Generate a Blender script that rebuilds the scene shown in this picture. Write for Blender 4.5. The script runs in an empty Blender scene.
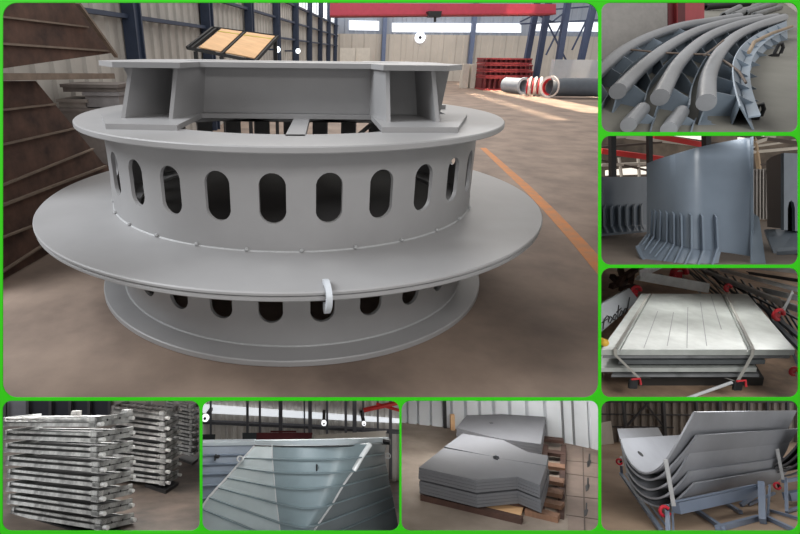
import bpy, bmesh, math, random
from mathutils import Vector, Matrix
random.seed(7)
C = bpy.context.scene.collection
scn = bpy.context.scene
PI = math.pi

# ------------------------------------------------------------------ camera, world, light, exposure
S = 3.8                                   # metres from the eye to the axis of the big ring
H = 0.4179*S + 0.04                       # eye height over the hall floor
PITCH, ROLL = 0.3566, 0.0114
PX, PY, F = 325.0, 240.0, 500.0           # optical axis (pixels) and focal length (pixels)
cp, sp_, cr, sr = math.cos(PITCH), math.sin(PITCH), math.cos(ROLL), math.sin(ROLL)
FW = Vector((0, cp, -sp_))
R0, U0 = Vector((1, 0, 0)), Vector((0, sp_, cp))
RT = R0*cr + U0*sr
UP = U0*cr - R0*sr
EYE = Vector((0, 0, H))
cam = bpy.data.cameras.new('camera')
cam.sensor_width = 36; cam.lens = F*36/800
cam.shift_x = (400-PX)/800; cam.shift_y = -(267-PY)/800
cam.clip_start = 0.01; cam.clip_end = 500
co = bpy.data.objects.new('camera', cam); C.objects.link(co)
m = Matrix((RT, UP, -FW)).transposed().to_4x4(); m.translation = EYE
co.matrix_world = m
scn.camera = co

w = bpy.data.worlds.new('world'); scn.world = w; w.use_nodes = True
bgn = w.node_tree.nodes['Background']
bgn.inputs[0].default_value = (1.0, 0.985, 0.97, 1); bgn.inputs[1].default_value = 0.58

def area(name, loc, target, sx, sy, power, colr=(1, 1, 1), spread=PI):
    l = bpy.data.lights.new(name, 'AREA'); l.shape = 'RECTANGLE'; l.size = sx; l.size_y = sy
    l.energy = power; l.color = colr; l.spread = spread
    o = bpy.data.objects.new(name, l); C.objects.link(o)
    o.location = loc
    o.rotation_euler = (Vector(target)-Vector(loc)).to_track_quat('-Z', 'Y').to_euler()
    return o
area('skylight_left', (-6.5, 2.2, 6.5), (-0.2, 3.8, 0.6), 4, 5, 850, (0.93, 0.97, 1.0))
area('skylight_middle', (0.5, 14, 9), (0.5, 14, 0), 10, 12, 900, (1, 0.97, 0.93))
area('skylight_far', (4, 27, 9), (4, 27, 0), 16, 10, 1500, (1, 0.95, 0.88))
area('front_fill_light', (1.2, -2.2, 4.6), (0.35, 1.9, 0.9), 3.0, 1.5, 150, (1, 0.99, 0.97))  # added fill lamp before the board, brightens what faces the openings
def sunbeam(name, a, b, width, e, z=9.0, lean=(1.5, -1.0)):   # low sun through a roof light, falling on the floor in a band
    a, b = Vector(a), Vector(b); c = (a+b)/2; L_ = (b-a).length; up = Vector((lean[0], lean[1], z))
    l = bpy.data.lights.new(name, 'AREA'); l.shape = 'RECTANGLE'; l.size = L_; l.size_y = width; l.spread = math.radians(2.5)
    l.energy = e*L_*width; l.color = (1, .84, .64)
    o = bpy.data.objects.new(name, l); C.objects.link(o)
    zz = up.normalized(); x = (b-a).normalized(); x = (x-zz*x.dot(zz)).normalized(); y = zz.cross(x)
    mm = Matrix((x, y, zz)).transposed().to_4x4(); mm.translation = c+up; o.matrix_world = mm
scn.view_settings.view_transform = 'Standard'; scn.view_settings.look = 'None'
scn.view_settings.gamma = 1; scn.view_settings.use_curve_mapping = False
scn.view_settings.exposure = 0.0
try:
    scn.cycles.use_denoising = True; scn.cycles.max_bounces = 6
except Exception: pass

# ------------------------------------------------------------------ pixel measuring
def ray(px, py):
    return FW + RT*((px-PX)/F) - UP*((py-PY)/F)
def P(px, py, d): return EYE + ray(px, py)*d                # depth d along the optical axis
def at(px, py, Y):                                          # at world distance Y
    r = ray(px, py); return EYE + r*(Y/r.y)
def zat(px, py, z):
    r = ray(px, py); return EYE + r*((z-H)/r.z)
def g(px, py): return zat(px, py, 0.0)                      # on the hall floor
def onplane(px, py, p0, n):
    r = ray(px, py); return EYE + r*((p0-EYE).dot(n)/r.dot(n))

# fill lamps added to the small compartments, out of view under the floor above
def bayfill(name, x0, x1, py, d, depth, power, to, colr=(1, .99, .97)):
    c = P((x0+x1)/2, py, d); area(name, c, to, (x1-x0)/F*d, depth, power, colr)
bayfill('shell_bay_fill', 612, 790, 132.6, 2.45, .05, 1.0, P(690, 240, 2.45))
bayfill('galvanised_bay_fill', 620, 780, 266.3, 2.8, .12, 2.8, P(700, 330, 2.7))
bayfill('plate_bay_fill', 620, 780, 391, 2.75, .25, 3.6, P(700, 490, 2.8))
bayfill('frame_bay_fill', 15, 190, 391, 3.0, .25, 10, P(100, 470, 2.7))
bayfill('hopper_bay_fill', 215, 390, 391, 3.0, .25, 6, P(300, 470, 2.7))
bayfill('pallet_bay_fill', 415, 590, 391, 3.0, .25, 8, P(500, 465, 3.1))

sunbeam('roof_sun', g(466, 84), g(606, 113), 1.3, 13)
sunbeam('roof_sun', g(470, 93), g(560, 120), .5, 6)
sunbeam('roof_sun', g(530, 88), g(606, 98), .8, 8)

# ------------------------------------------------------------------ materials
def lin(c): return tuple(((v/255)/12.92 if v/255 <= .04045 else ((v/255+.055)/1.055)**2.4) for v in c)
MATS = {}
def mat(name, c, rough=.55, metal=0., var=.10, scale=6., bump=0., c2=None, detail=4., spec=.5, stretch=None):
    """paint, metal or concrete: base colour broken up by noise"""
    if name in MATS: return MATS[name]
    m = bpy.data.materials.new(name); m.use_nodes = True
    nt = m.node_tree; b = nt.nodes['Principled BSDF']
    b.inputs['Roughness'].default_value = rough; b.inputs['Metallic'].default_value = metal
    b.inputs['Specular IOR Level'].default_value = spec
    a = lin(c)
    if var > 0:
        tc = nt.nodes.new('ShaderNodeTexCoord'); n = nt.nodes.new('ShaderNodeTexNoise')
        n.inputs['Scale'].default_value = scale; n.inputs['Detail'].default_value = detail
        n.inputs['Roughness'].default_value = .6
        src = tc.outputs['Object']
        if stretch:
            mp = nt.nodes.new('ShaderNodeMapping'); mp.inputs['Scale'].default_value = stretch
            nt.links.new(src, mp.inputs[0]); src = mp.outputs[0]
        nt.links.new(src, n.inputs['Vector'])
        r = nt.nodes.new('ShaderNodeValToRGB')
        r.color_ramp.elements[0].position = .3; r.color_ramp.elements[1].position = .7
        k = lin(c2) if c2 else tuple(v*(1-var*2) for v in a)
        hi = tuple(min(1, v*(1+var)) for v in a)
        r.color_ramp.elements[0].color = (*k, 1); r.color_ramp.elements[1].color = (*hi, 1)
        nt.links.new(n.outputs['Fac'], r.inputs[0]); nt.links.new(r.outputs[0], b.inputs['Base Color'])
        if bump:
            bp = nt.nodes.new('ShaderNodeBump'); bp.inputs['Strength'].default_value = bump
            bp.inputs['Distance'].default_value = .01
            nt.links.new(n.outputs['Fac'], bp.inputs['Height']); nt.links.new(bp.outputs[0], b.inputs['Normal'])
    else:
        b.inputs['Base Color'].default_value = (*a, 1)
    MATS[name] = m
    return m
def glow(name, c, s):
    m = bpy.data.materials.new(name); m.use_nodes = True; b = m.node_tree.nodes['Principled BSDF']
    b.inputs['Base Color'].default_value = (*lin(c), 1)
    b.inputs['Emission Color'].default_value = (*lin(c), 1); b.inputs['Emission Strength'].default_value = s
    return m

# ------------------------------------------------------------------ mesh building
CLIP = [None]                                               # pixel box of the compartment being built
def clip_bm(bm, box):
    x0, y0, x1, y1 = box
    for (a, b_) in (((x0, 0), (x0, 500)), ((x1, 500), (x1, 0)), ((500, y0), (0, y0)), ((0, y1), (500, y1))):
        n = ray(*a).cross(ray(*b_)).normalized()            # wall of the compartment
        if n.dot(ray((x0+x1)/2, (y0+y1)/2)) > 0: n = -n
        if all((v.co-EYE).dot(n) <= 1e-5 for v in bm.verts): continue
        geom = bm.verts[:]+bm.edges[:]+bm.faces[:]
        res = bmesh.ops.bisect_plane(bm, geom=geom, dist=1e-6, plane_co=EYE, plane_no=n, clear_outer=True)
        ed = [e for e in res['geom_cut'] if isinstance(e, bmesh.types.BMEdge) and e.is_valid and len(e.link_faces) == 1]
        if ed:
            try: bmesh.ops.holes_fill(bm, edges=ed, sides=0)
            except Exception: pass
class MB:
    def __init__(s): s.v = []; s.f = []
    def add(s, vs, fs):
        o = len(s.v); s.v += [Vector(q) for q in vs]; s.f += [[i+o for i in f] for f in fs]; return s
    def hexa(s, a, b):                                      # two matching loops of points
        n = len(a)
        fs = [list(range(n))[::-1], [i+n for i in range(n)]]
        fs += [[i, (i+1) % n, n+(i+1) % n, n+i] for i in range(n)]
        return s.add(list(a)+list(b), fs)
    def slab(s, pts, vec):
        pts = [Vector(p) for p in pts]; return s.hexa(pts, [p+Vector(vec) for p in pts])
    def box(s, lo, hi):
        x0, y0, z0 = lo; x1, y1, z1 = hi
        return s.hexa([(x0, y0, z0), (x1, y0, z0), (x1, y1, z0), (x0, y1, z0)], [(x0, y0, z1), (x1, y0, z1), (x1, y1, z1), (x0, y1, z1)])
    def obox(s, c, ax, ay, az):                             # box from a corner and three edge vectors
        c, ax, ay, az = map(Vector, (c, ax, ay, az))
        return s.hexa([c, c+ax, c+ax+ay, c+ay], [c+az, c+ax+az, c+ax+ay+az, c+ay+az])
    def bar(s, a, b, wv, hv):                               # square bar between two points
        a, b, wv, hv = map(Vector, (a, b, wv, hv))
        q = [-wv-hv, wv-hv, wv+hv, -wv+hv]
        return s.hexa([a+k*.5 for k in q], [b+k*.5 for k in q])
    def beam(s, a, b, t, t2=None, up=None):
        a, b = Vector(a), Vector(b); d = (b-a).normalized()
        up = Vector(up) if up else Vector((0, 0, 1))
        if abs(d.dot(up)) > .95: up = Vector((1, 0, 0))
        x = d.cross(up).normalized(); y = x.cross(d).normalized()
        return s.bar(a, b, x*t, y*(t2 or t))
    def tube(s, pts, r, n=10, hollow=None):
        pts = [Vector(p) for p in pts]; rr = r if isinstance(r, (list, tuple)) else [r]*len(pts)
        vs = []; N = len(pts); x = None
        for i, p in enumerate(pts):
            d = (pts[min(i+1, N-1)]-pts[max(i-1, 0)]).normalized()
            if x is None:
                x = d.orthogonal().normalized()
            x = (x-d*x.dot(d)).normalized(); y = d.cross(x)
            vs += [p+(x*math.cos(2*PI*k/n)+y*math.sin(2*PI*k/n))*rr[i] for k in range(n)]
        fs = [[i*n+k, i*n+(k+1) % n, (i+1)*n+(k+1) % n, (i+1)*n+k] for i in range(N-1) for k in range(n)]
        fs += [list(range(n))[::-1], [(N-1)*n+k for k in range(n)]]
        return s.add(vs, fs)
    def pipe(s, a, b, r, t, n=28):                          # open pipe with wall thickness
        a, b = Vector(a), Vector(b); d = (b-a).normalized(); x = d.orthogonal().normalized(); y = d.cross(x)
        vs = []
        for p, q in ((a, r), (b, r), (b, r-t), (a, r-t)):
            vs += [p+(x*math.cos(2*PI*k/n)+y*math.sin(2*PI*k/n))*q for k in range(n)]
        fs = [[j*n+k, j*n+(k+1) % n, ((j+1) % 4)*n+(k+1) % n, ((j+1) % 4)*n+k] for j in range(4) for k in range(n)]
        return s.add(vs, fs)
    def ribbon(s, A, B, vec):                               # strip between two polylines, thickened
        A = [Vector(p) for p in A]; B = [Vector(p) for p in B]; n = len(A)
        vv = [Vector(vec)]*n if not isinstance(vec, list) else vec
        vs = A+B+[p+q for p, q in zip(A, vv)]+[p+q for p, q in zip(B, vv)]
        fs = []
        for i in range(n-1):
            fs += [[i, i+1, n+i+1, n+i], [2*n+i, 3*n+i, 3*n+i+1, 2*n+i+1],
                   [i, 2*n+i, 2*n+i+1, i+1], [n+i, n+i+1, 3*n+i+1, 3*n+i]]
        fs += [[0, n, 3*n, 2*n], [n-1, 3*n-1, 4*n-1, 2*n-1]]
        return s.add(vs, fs)
    def grid(s, rows, vec):                                 # thick sheet through a grid of points
        m, n = len(rows), len(rows[0]); o = m*n
        vs = [Vector(p) for r in rows for p in r]; vs = vs+[p+Vector(vec) for p in vs]; fs = []
        for i in range(m-1):
            for j in range(n-1):
                a = [i*n+j, i*n+j+1, (i+1)*n+j+1, (i+1)*n+j]; fs += [a, [k+o for k in a[::-1]]]
        ring = [j for j in range(n)]+[i*n+n-1 for i in range(1, m)]+[(m-1)*n+j for j in range(n-2, -1, -1)]+[i*n for i in range(m-2, 0, -1)]
        for a, b in zip(ring, ring[1:]+ring[:1]): fs.append([a, a+o, b+o, b])
        return s.add(vs, fs)
    def disc(s, c, nrm, r, t, n=20, squash=1.):
        c = Vector(c); d = Vector(nrm).normalized(); x = d.orthogonal().normalized(); y = d.cross(x)
        a = [c+(x*math.cos(2*PI*k/n)+y*math.sin(2*PI*k/n)*squash)*r for k in range(n)]
        return s.slab(a, d*t)
    def ball(s, c, r, n=10):
        c = Vector(c); vs = [c+Vector((0, 0, r))]; fs = []
        for i in range(1, n//2):
            t = PI*i/(n//2)
            vs += [c+Vector((math.sin(t)*math.cos(2*PI*k/n), math.sin(t)*math.sin(2*PI*k/n), math.cos(t)))*r for k in range(n)]
        vs.append(c-Vector((0, 0, r))); L = n//2-1
        fs += [[0, 1+k, 1+(k+1) % n] for k in range(n)]
        fs += [[1+i*n+k, 1+(i+1)*n+k, 1+(i+1)*n+(k+1) % n, 1+i*n+(k+1) % n] for i in range(L-1) for k in range(n)]
        fs += [[len(vs)-1, 1+(L-1)*n+(k+1) % n, 1+(L-1)*n+k] for k in range(n)]
        return s.add(vs, fs)
    def lathe(s, prof, n=120, c=(0, 0, 0)):                 # closed profile [(r, z)]
        k = len(prof); cx, cy, cz = c
        vs = [(cx+r*math.cos(2*PI*i/n), cy+r*math.sin(2*PI*i/n), cz+z) for i in range(n) for r, z in prof]
        fs = [[i*k+j, ((i+1) % n)*k+j, ((i+1) % n)*k+(j+1) % k, i*k+(j+1) % k] for i in range(n) for j in range(k)]
        return s.add(vs, fs)
    def build(s, name, mt, parent=None, bevel=0., sharp=30, merge=False):
        bm = bmesh.new()
        vs = [bm.verts.new(v) for v in s.v]
        for f in s.f:
            try: bm.faces.new([vs[i] for i in f])
            except ValueError: pass
        if merge: bmesh.ops.remove_doubles(bm, verts=bm.verts[:], dist=1e-4)
        bmesh.ops.recalc_face_normals(bm, faces=bm.faces[:])
        if bevel:
            bmesh.ops.bevel(bm, geom=[e for e in bm.edges if len(e.link_faces) == 2 and e.calc_face_angle(0) > .6], offset=bevel, segments=1, affect='EDGES', profile=.5)
        if CLIP[0]: clip_bm(bm, CLIP[0])
        if not bm.verts:
            bm.free(); return None
        base = Vector((0, 0, 0)); q = parent
        while q is not None: base = base+q.location; q = q.parent
        loc = Vector((0, 0, 0))
        if parent is None or True:
            lo = Vector([min(v.co[i] for v in bm.verts) for i in range(3)]); hi = Vector([max(v.co[i] for v in bm.verts) for i in range(3)])
            loc = Vector(((lo.x+hi.x)/2, (lo.y+hi.y)/2, lo.z))
        for v in bm.verts: v.co -= loc
        me = bpy.data.meshes.new(name); bm.to_mesh(me); bm.free()
        for p in me.polygons: p.use_smooth = True
        me.set_sharp_from_angle(angle=math.radians(sharp))
        me.materials.append(mt)
        o = bpy.data.objects.new(name, me); C.objects.link(o)
        o.location = loc-base; o.parent = parent
        return o
def tag(o, label, cat, group=None, kind=None):
    if o is None: return None
    if label: o['label'] = label
    if cat: o['category'] = cat
    if group: o['group'] = group
    if kind: o['kind'] = kind
    return o
def thing(name, label, cat, loc, group=None):
    o = bpy.data.objects.new(name, None); C.objects.link(o); o.location = loc; o.empty_display_size = .05
    return tag(o, label, cat, group)
def struct(name, mb, mt, **k):
    o = mb.build(name, mt, None, **k)
    if o: o['kind'] = 'structure'
    return o
def lerp(a, b, t): return a+(b-a)*t
def path(pts, n=24):                                        # Catmull-Rom through tuples
    pts = [Vector(p) for p in pts]; out = []; N = len(pts)-1
    for i in range(n+1):
        u = i/n*N; k = min(int(u), N-1); t = u-k
        p0, p1, p2, p3 = pts[max(k-1, 0)], pts[k], pts[k+1], pts[min(k+2, N)]
        out.append(.5*((2*p1)+(p2-p0)*t+(2*p0-5*p1+4*p2-p3)*t*t+(3*p1-p0-3*p2+p3)*t**3))
    return out

# ------------------------------------------------------------------ palette
GREEN = mat('green_painted_board', (44, 180, 4), .6, var=.0, spec=.2)
PAINT = mat('grey_primer_paint', (151, 150, 151), .42, var=.03, scale=3)
WELD = mat('weld_bead', (166, 167, 168), .5, var=.06, scale=60)
BLUEGREY = mat('blue_grey_primer', (128, 140, 152), .45, var=.06, scale=9)
STEELEDGE = mat('bare_steel_edge', (190, 192, 194), .4, var=.08, scale=30)
CONC = mat('worn_concrete', (142, 124, 111), .75, var=.10, scale=1.6, detail=10, c2=(108, 93, 84))
DKBLUE = mat('dark_blue_column_paint', (44, 56, 78), .6, var=.08)
CLAD = mat('pale_wall_cladding', (176, 172, 166), .6, var=.10, scale=1.5)
RUST = mat('rusty_brown_steel', (92, 66, 54), .8, var=.22, scale=5, detail=8, c2=(52, 36, 31))
RIBTAN = mat('dusty_rib_edge', (122, 106, 93), .8, var=.15, scale=8)
RED = mat('red_crane_paint', (190, 40, 50), .5, var=.08)
DARKRED = mat('dull_red_primer', (150, 50, 55), .7, var=.15, scale=8)
PLY = mat('plywood', (214, 172, 128), .7, var=.08, scale=3, stretch=(1, 8, 1))
BLACK = mat('black_painted_steel', (26, 26, 28), .5, var=.1)
WHITEPANE = glow('daylit_window_pane', (235, 240, 245), 1.1)
GALV = mat('galvanised_steel', (186, 188, 188), .38, metal=.35, var=.13, scale=14, detail=7)
DARKGALV = mat('dull_galvanised_steel', (128, 130, 132), .45, metal=.3, var=.16, scale=14, detail=7)
# ------------------------------------------------------------------ the green display board with its eight openings
BD = 2.10
OPEN = {'hall': (2.6, 2.5, 598.5, 397.5, 14), 'ribs': (601.5, 2.5, 798.3, 132, 9), 'shell': (601.3, 135.8, 798.5, 264.6, 9),
        'galv': (601.3, 268, 798.7, 397.2, 9), 'curved': (601.3, 400.8, 798.5, 531, 9), 'frames': (2.3, 400.8, 199.6, 531, 9),
        'hopper': (202.4, 400.8, 399.4, 531, 9), 'plates': (401.6, 400.8, 598.6, 531, 9)}
def rrect(x0, y0, x1, y1, r, k=7):
    out = []
    for cx, cy, a in ((x1-r, y0+r, -90), (x1-r, y1-r, 0), (x0+r, y1-r, 90), (x0+r, y0+r, 180)):
        for i in range(k+1):
            t = math.radians(a+90*i/k); out.append((cx+r*math.cos(t), cy+r*math.sin(t)))
    return out
def board():
    bm = bmesh.new(); loops = [[(-220, -60), (1020, -60), (1020, 600), (-220, 600)]]+[rrect(*v) for v in OPEN.values()]
    ed = []
    for lp in loops:
        vs = [bm.verts.new(P(x, y, BD)) for x, y in lp]
        ed += [bm.edges.new((vs[i], vs[(i+1) % len(vs)])) for i in range(len(vs))]
    bmesh.ops.triangle_fill(bm, edges=ed, use_beauty=True)
    r = bmesh.ops.extrude_face_region(bm, geom=bm.faces[:])
    bmesh.ops.translate(bm, verts=[v for v in r['geom'] if isinstance(v, bmesh.types.BMVert)], vec=FW*.004)
    bmesh.ops.recalc_face_normals(bm, faces=bm.faces[:])
    c = P(400, 267, BD)
    for v in bm.verts: v.co -= c
    me = bpy.data.meshes.new('wall_front'); bm.to_mesh(me); bm.free(); me.materials.append(GREEN); me.materials.append(mat('grey_board_back', (120, 120, 120), .8, var=0))
    for p in me.polygons: p.material_index = 1 if p.normal.dot(FW) > .9 else 0
    o = bpy.data.objects.new('wall_front', me); C.objects.link(o); o.location = c; o['kind'] = 'structure'
board()

# thin partitions between the compartments, running back from the bars of the board
PART = mat('grey_partition_board', (190, 188, 184), .8, var=.03)
for x, y0, y1, d1 in ((600, 1, 399.5, 4.6), (200.9, 399.5, 560, 3.6), (400.6, 399.5, 560, 3.6), (600, 399.5, 560, 3.6)):
    mb = MB(); mb.slab([P(x, y0, BD+.006), P(x, y1, BD+.006), P(x, y1, d1), P(x, y0, d1)], RT*.001); struct('wall_partition', mb, PART)

# ------------------------------------------------------------------ the hall behind the large opening
CLIP[0] = (-60, -60, 599.7, 399.3)
fl = MB(); fl.slab([(-9, 1.2, -.06), (16, 1.2, -.06), (16, 37, -.06), (-9, 37, -.06)], (0, 0, .06))
floor_ob = struct('floor', fl, CONC)
# orange line along the walkway, worn through in places
ln = MB()
A = [g(480, 148), g(520, 186), g(545, 212), g(572, 243), g(599, 276)]
B = [g(486, 148), g(530, 186), g(557, 212), g(587, 243), g(614, 273)]
ln.ribbon(A, B, (0, 0, .002))
struct('trim_1', ln, mat('worn_orange_floor_line', (190, 118, 62), .75, var=.12, scale=7, c2=(160, 122, 92), detail=8))

# left wall: cladding, columns, girts and the window strip
rv = ray(400, 55); DL = Vector((rv.x, rv.y, 0)).normalized(); NL = Vector((-DL.y, DL.x, 0))
def lw(s, off, z): return DL*s+NL*(4.2-off)+Vector((0, 0, z))
def clad_strip(mb, a, b, z0, z1, nrm, pitch=.3, depth=.04):  # trapezoidal sheet from a to b
    n = max(2, int((b-a).length/pitch)); prof = []
    for i in range(n):
        for t, q in ((0, 0), (.5, 0), (.6, 1), (.9, 1)):
            prof.append(a+(b-a)*((i+t)/n)+nrm*(depth*q))
    prof.append(b)
    mb.ribbon([p+Vector((0, 0, z0)) for p in prof], [p+Vector((0, 0, z1)) for p in prof], -nrm*.02)
wl = MB(); clad_strip(wl, lw(4, 0, 0), lw(36.5, 0, 0), 0, 7, -NL, .34)
struct('wall_left', wl, CLAD)
tr = MB()
for z in (2.12, 2.72, 3.32, 4.6): tr.bar(lw(4, .12, z), lw(36, .12, z), NL*.1, Vector((0, 0, .06)))
struct('trim_2', tr, DKBLUE)
for k in range(9):
    s = 3.2*(2.42+k); c = MB(); a = lw(s, .16, 0)
    c.obox(a-DL*.10+NL*.1, DL*.04, -NL*.2, (0, 0, 7)); c.obox(a+DL*.10+NL*.1, DL*.04, -NL*.2, (0, 0, 7)); c.obox(a-DL*.07-NL*.02, DL*.18, -NL*.04, (0, 0, 7))
    struct('trim_%d' % (3+k), c, DKBLUE)
wn = MB(); wn.obox(lw(15.5, .06, 3.42), DL*20, -NL*.02, (0, 0, .95)); struct('window_1', wn, WHITEPANE)
wm = MB()
for k in range(28): wm.obox(lw(15.5+.75*k, .09, 3.42), DL*.05, -NL*.02, (0, 0, .95))
struct('trim_12', wm, DKBLUE)

# back wall with three window strips
YB = 35
wb = MB(); x0 = at(320, 40, YB).x; x1 = at(606, 40, YB).x
clad_strip(wb, Vector((x0, YB, 0)), Vector((x1, YB, 0)), 0, 7.5, Vector((0, -1, 0)), .6, .06)
struct('wall_back', wb, mat('grey_back_cladding', (150, 158, 172), .65, var=.06, scale=.6))
wb = MB(); clad_strip(wb, Vector((x0, YB-.08, 0)), Vector((x1, YB-.08, 0)), 0, at(450, 35, YB).z, Vector((0, -1, 0)), .8, .05)
struct('wall_back', wb, mat('beige_back_cladding', (186, 180, 172), .65, var=.06, scale=.6))
k = 2
for a, b, y0, y1 in ((349, 379, 20.5, 30), (392, 521, 23, 32), (533, 600, 22, 31)):
    q = MB(); q.slab([at(a, y0, YB-.1), at(b, y0+.6, YB-.1), at(b, y1+.6, YB-.1), at(a, y1, YB-.1)], (0, -.03, 0))
    struct('window_%d' % k, q, WHITEPANE); k += 1
cl = MB()                                                   # columns of the back wall and the braced bay on the right
for px in (383, 470): 
    a = at(px, 60, YB-.3); cl.box((a.x-.12, YB-.5, 0), (a.x+.12, YB-.1, 7.5))
struct('trim_13', cl, mat('hazy_blue_column', (96, 110, 140), .6, var=.05))
for i, (a, b) in enumerate((((524, 70), (534, 20)), ((537, 68), (546, 18)), ((559, 60), (567, 8)), ((579, 62), (594, 3)))):
    c = MB(); Y = 28-i*.8; p, q = at(*a, Y), at(*b, Y); p.z = 0 if i < 9 else p.z
    c.beam(p, q+(q-p)*.3, .26, .26)
    struct('trim_%d' % (14+i), c, mat('hazed_navy_column', (62, 74, 102), .6, var=.05))  # navy lifted by distance haze mixed into the colour
br = MB()
for a, b in (((546, 20), (566, 60)), ((567, 12), (546, 55)), ((594, 5), (572, 50)), ((520, 22), (536, 14)), ((536, 14), (552, 22)), ((552, 22), (568, 10)), ((520, 12), (598, 6)), ((520, 24), (598, 20))):
    br.beam(at(*a, 27.4), at(*b, 27.4), .07)
struct('trim_18', br, mat('hazed_navy_column', (62, 74, 102)))

# overhead crane with its hook block
t = thing('overhead_crane', 'long red overhead travelling crane beam high across the back of the hall', 'crane', at(440, 15, 26))
b_ = MB(); b_.slab([at(330, 3, 26), at(556, 4, 26), at(556, 13, 26), at(330, 15, 26)], (0, .6, 0)); b_.build('girder', mat('hazed_crane_red', (176, 62, 82), .5, var=.05), t)  # crane red with pinkish distance haze mixed into the colour
b_ = MB(); b_.slab([at(330, 15, 25.8), at(556, 13, 25.8), at(556, 14.5, 25.8), at(330, 16.5, 25.8)], (0, 1.0, 0)); b_.build('bottom_flange', DARKRED, t)
b_ = MB(); b_.slab([at(428, 11, 25.5), at(442, 11, 25.5), at(441, 17, 25.5), at(429, 17, 25.5)], (0, .5, 0)); b_.tube([at(435, 17, 25.6), at(435, 22, 25.6)], .06, 8); b_.build('hoist', BLACK, t)
b_ = MB(); c = at(420, 37.5, YB-.2); b_.disc(c, (0, -1, 0), .34, .06); o = b_.build('wall_lamp', glow('lamp_face', (240, 244, 255), 1.4))
tag(o, 'small round white lamp lit on the back wall under the window strip', 'lamp')
b_ = MB(); b_.disc(c+Vector((0, -.06, 0)), (0, -1, 0), .1, .05, 14); b_.build('lamp_center', BLACK, o)

for px, py, lab in ((277.5, 49.5, 'small glaring lamp on the left wall just right of the plywood rack'), (298, 51, 'small glaring lamp farther along the left wall')):
    c = onplane(px, py, lw(10, .5, 0), NL); b_ = MB(); b_.ball(c, .09, 10); t = b_.build('wall_lamp', glow('wall_lamp_bulb', (235, 245, 255), 2.5)); tag(t, lab, 'lamp', 'lamps on the left wall')
    b_ = MB(); b_.beam(c, c+NL*.5, .05); b_.build('bracket', DKBLUE, t)

# ---------------- the big ring
cx, cy = -.0631*S, S
RZ = lambda h: H+h*S
HT, HM, HB = RZ(-.1065), RZ(-.2628), RZ(-.4179)
INSIDE = mat('slot_shade_dark', (46, 43, 42), .7, var=.1)  # dark colour that paints shade behind the slots
ring = thing('flanged_ring_drum', 'huge grey primed steel ring drum with three flanges and rows of oval slots', 'steel ring', (cx, cy, 0))
def flange(name, r0, r1, z0, z1, mt=PAINT, lab=None):
    b = .006; mb = MB(); mb.lathe([(r0, z0), (r1-b, z0), (r1, z0+b), (r1, z1-b), (r1-b, z1), (r0, z1)], 160, (cx, cy, 0))
    o = mb.build(name, mt, ring)
    if lab: o['label'] = lab
    return o
flange('top_flange', .292*S, .390*S, HT-.036, HT)
flange('middle_flange_plate', .30*S, .473*S, HM-.022, HM)
flange('seam_gasket', .30*S, .4665*S, HM-.028, HM-.022, BLACK, 'dark joint line between the two middle flange plates')
flange('middle_flange_plate', .30*S, .4715*S, HM-.052, HM-.028)
flange('bottom_flange', .29*S, .3834*S, 0, HB)
def drum(name, R, z0, z1, zc, hh, off, th=.022, N=28, K=20):
    mb = MB(); W = 2*PI/N; hw = math.radians(3.1); rnd = hw*R
    for i in range(N):
        ac = math.radians(off)+i*W
        cont = []
        for j in range(K):                                  # slot outline
            t = 2*PI*j/K+PI/K; x, y = math.cos(t), math.sin(t)
            cont.append((x*hw, zc+y*rnd+(hh-rnd)*(1 if y > 0 else -1)))
        bnd = []
        for a, z in cont:                                   # matching outline of the cell
            if abs(abs(z-zc)) > hh-rnd-1e-6:
                q = (a/hw)
                bnd.append((q*W/2 if abs(q) > .95 else q*W/2, z1 if z > zc else z0))
            else: bnd.append((math.copysign(W/2, a), z))
        # corner cells: outermost samples of each cap sit on the cell corner
        for j, (a, z) in enumerate(cont):
            if abs(a/hw) > .98: bnd[j] = (math.copysign(W/2, a), z1 if z > zc else z0)
        def pt(a, z, r): A = ac+a; return (cx+r*math.sin(A), cy-r*math.cos(A), z)
        vs = [pt(*p, R) for p in bnd]+[pt(*p, R) for p in cont]+[pt(*p, R-th) for p in cont]+[pt(*p, R-th) for p in bnd]
        fs = []
        for j in range(K):
            k2 = (j+1) % K
            fs += [[j, k2, K+k2, K+j], [K+j, K+k2, 2*K+k2, 2*K+j], [2*K+j, 2*K+k2, 3*K+k2, 3*K+j]]
        # close top and bottom rims
        mb.add(vs, fs)
    o = mb.build(name, PAINT, ring, merge=True, sharp=40)
    return o
drum('upper_drum', .3458*S, HM, HT-.036, RZ(-.1853), .0358*S, -1.45)
drum('lower_drum', .3441*S, HB, HM-.052, RZ(-.3416), .0362*S, -2.7)
def weld(r, z):
    mb = MB(); b = .007; mb.lathe([(r, z), (r+b, z), (r+b*.6, z+b*.6), (r, z+b)], 140, (cx, cy, 0)); mb.build('weld_seam', WELD, ring)
weld(.3458*S, HM); weld(.3441*S, HB)
for k in range(28):
    nb = MB(); a = math.radians(-7.8+12.857*k); nb.ball((cx+(.3458*S+.008)*math.sin(a), cy-(.3458*S+.008)*math.cos(a), HM+.012), .012, 8)
    nb.build('tack_weld', WELD, ring)
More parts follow.
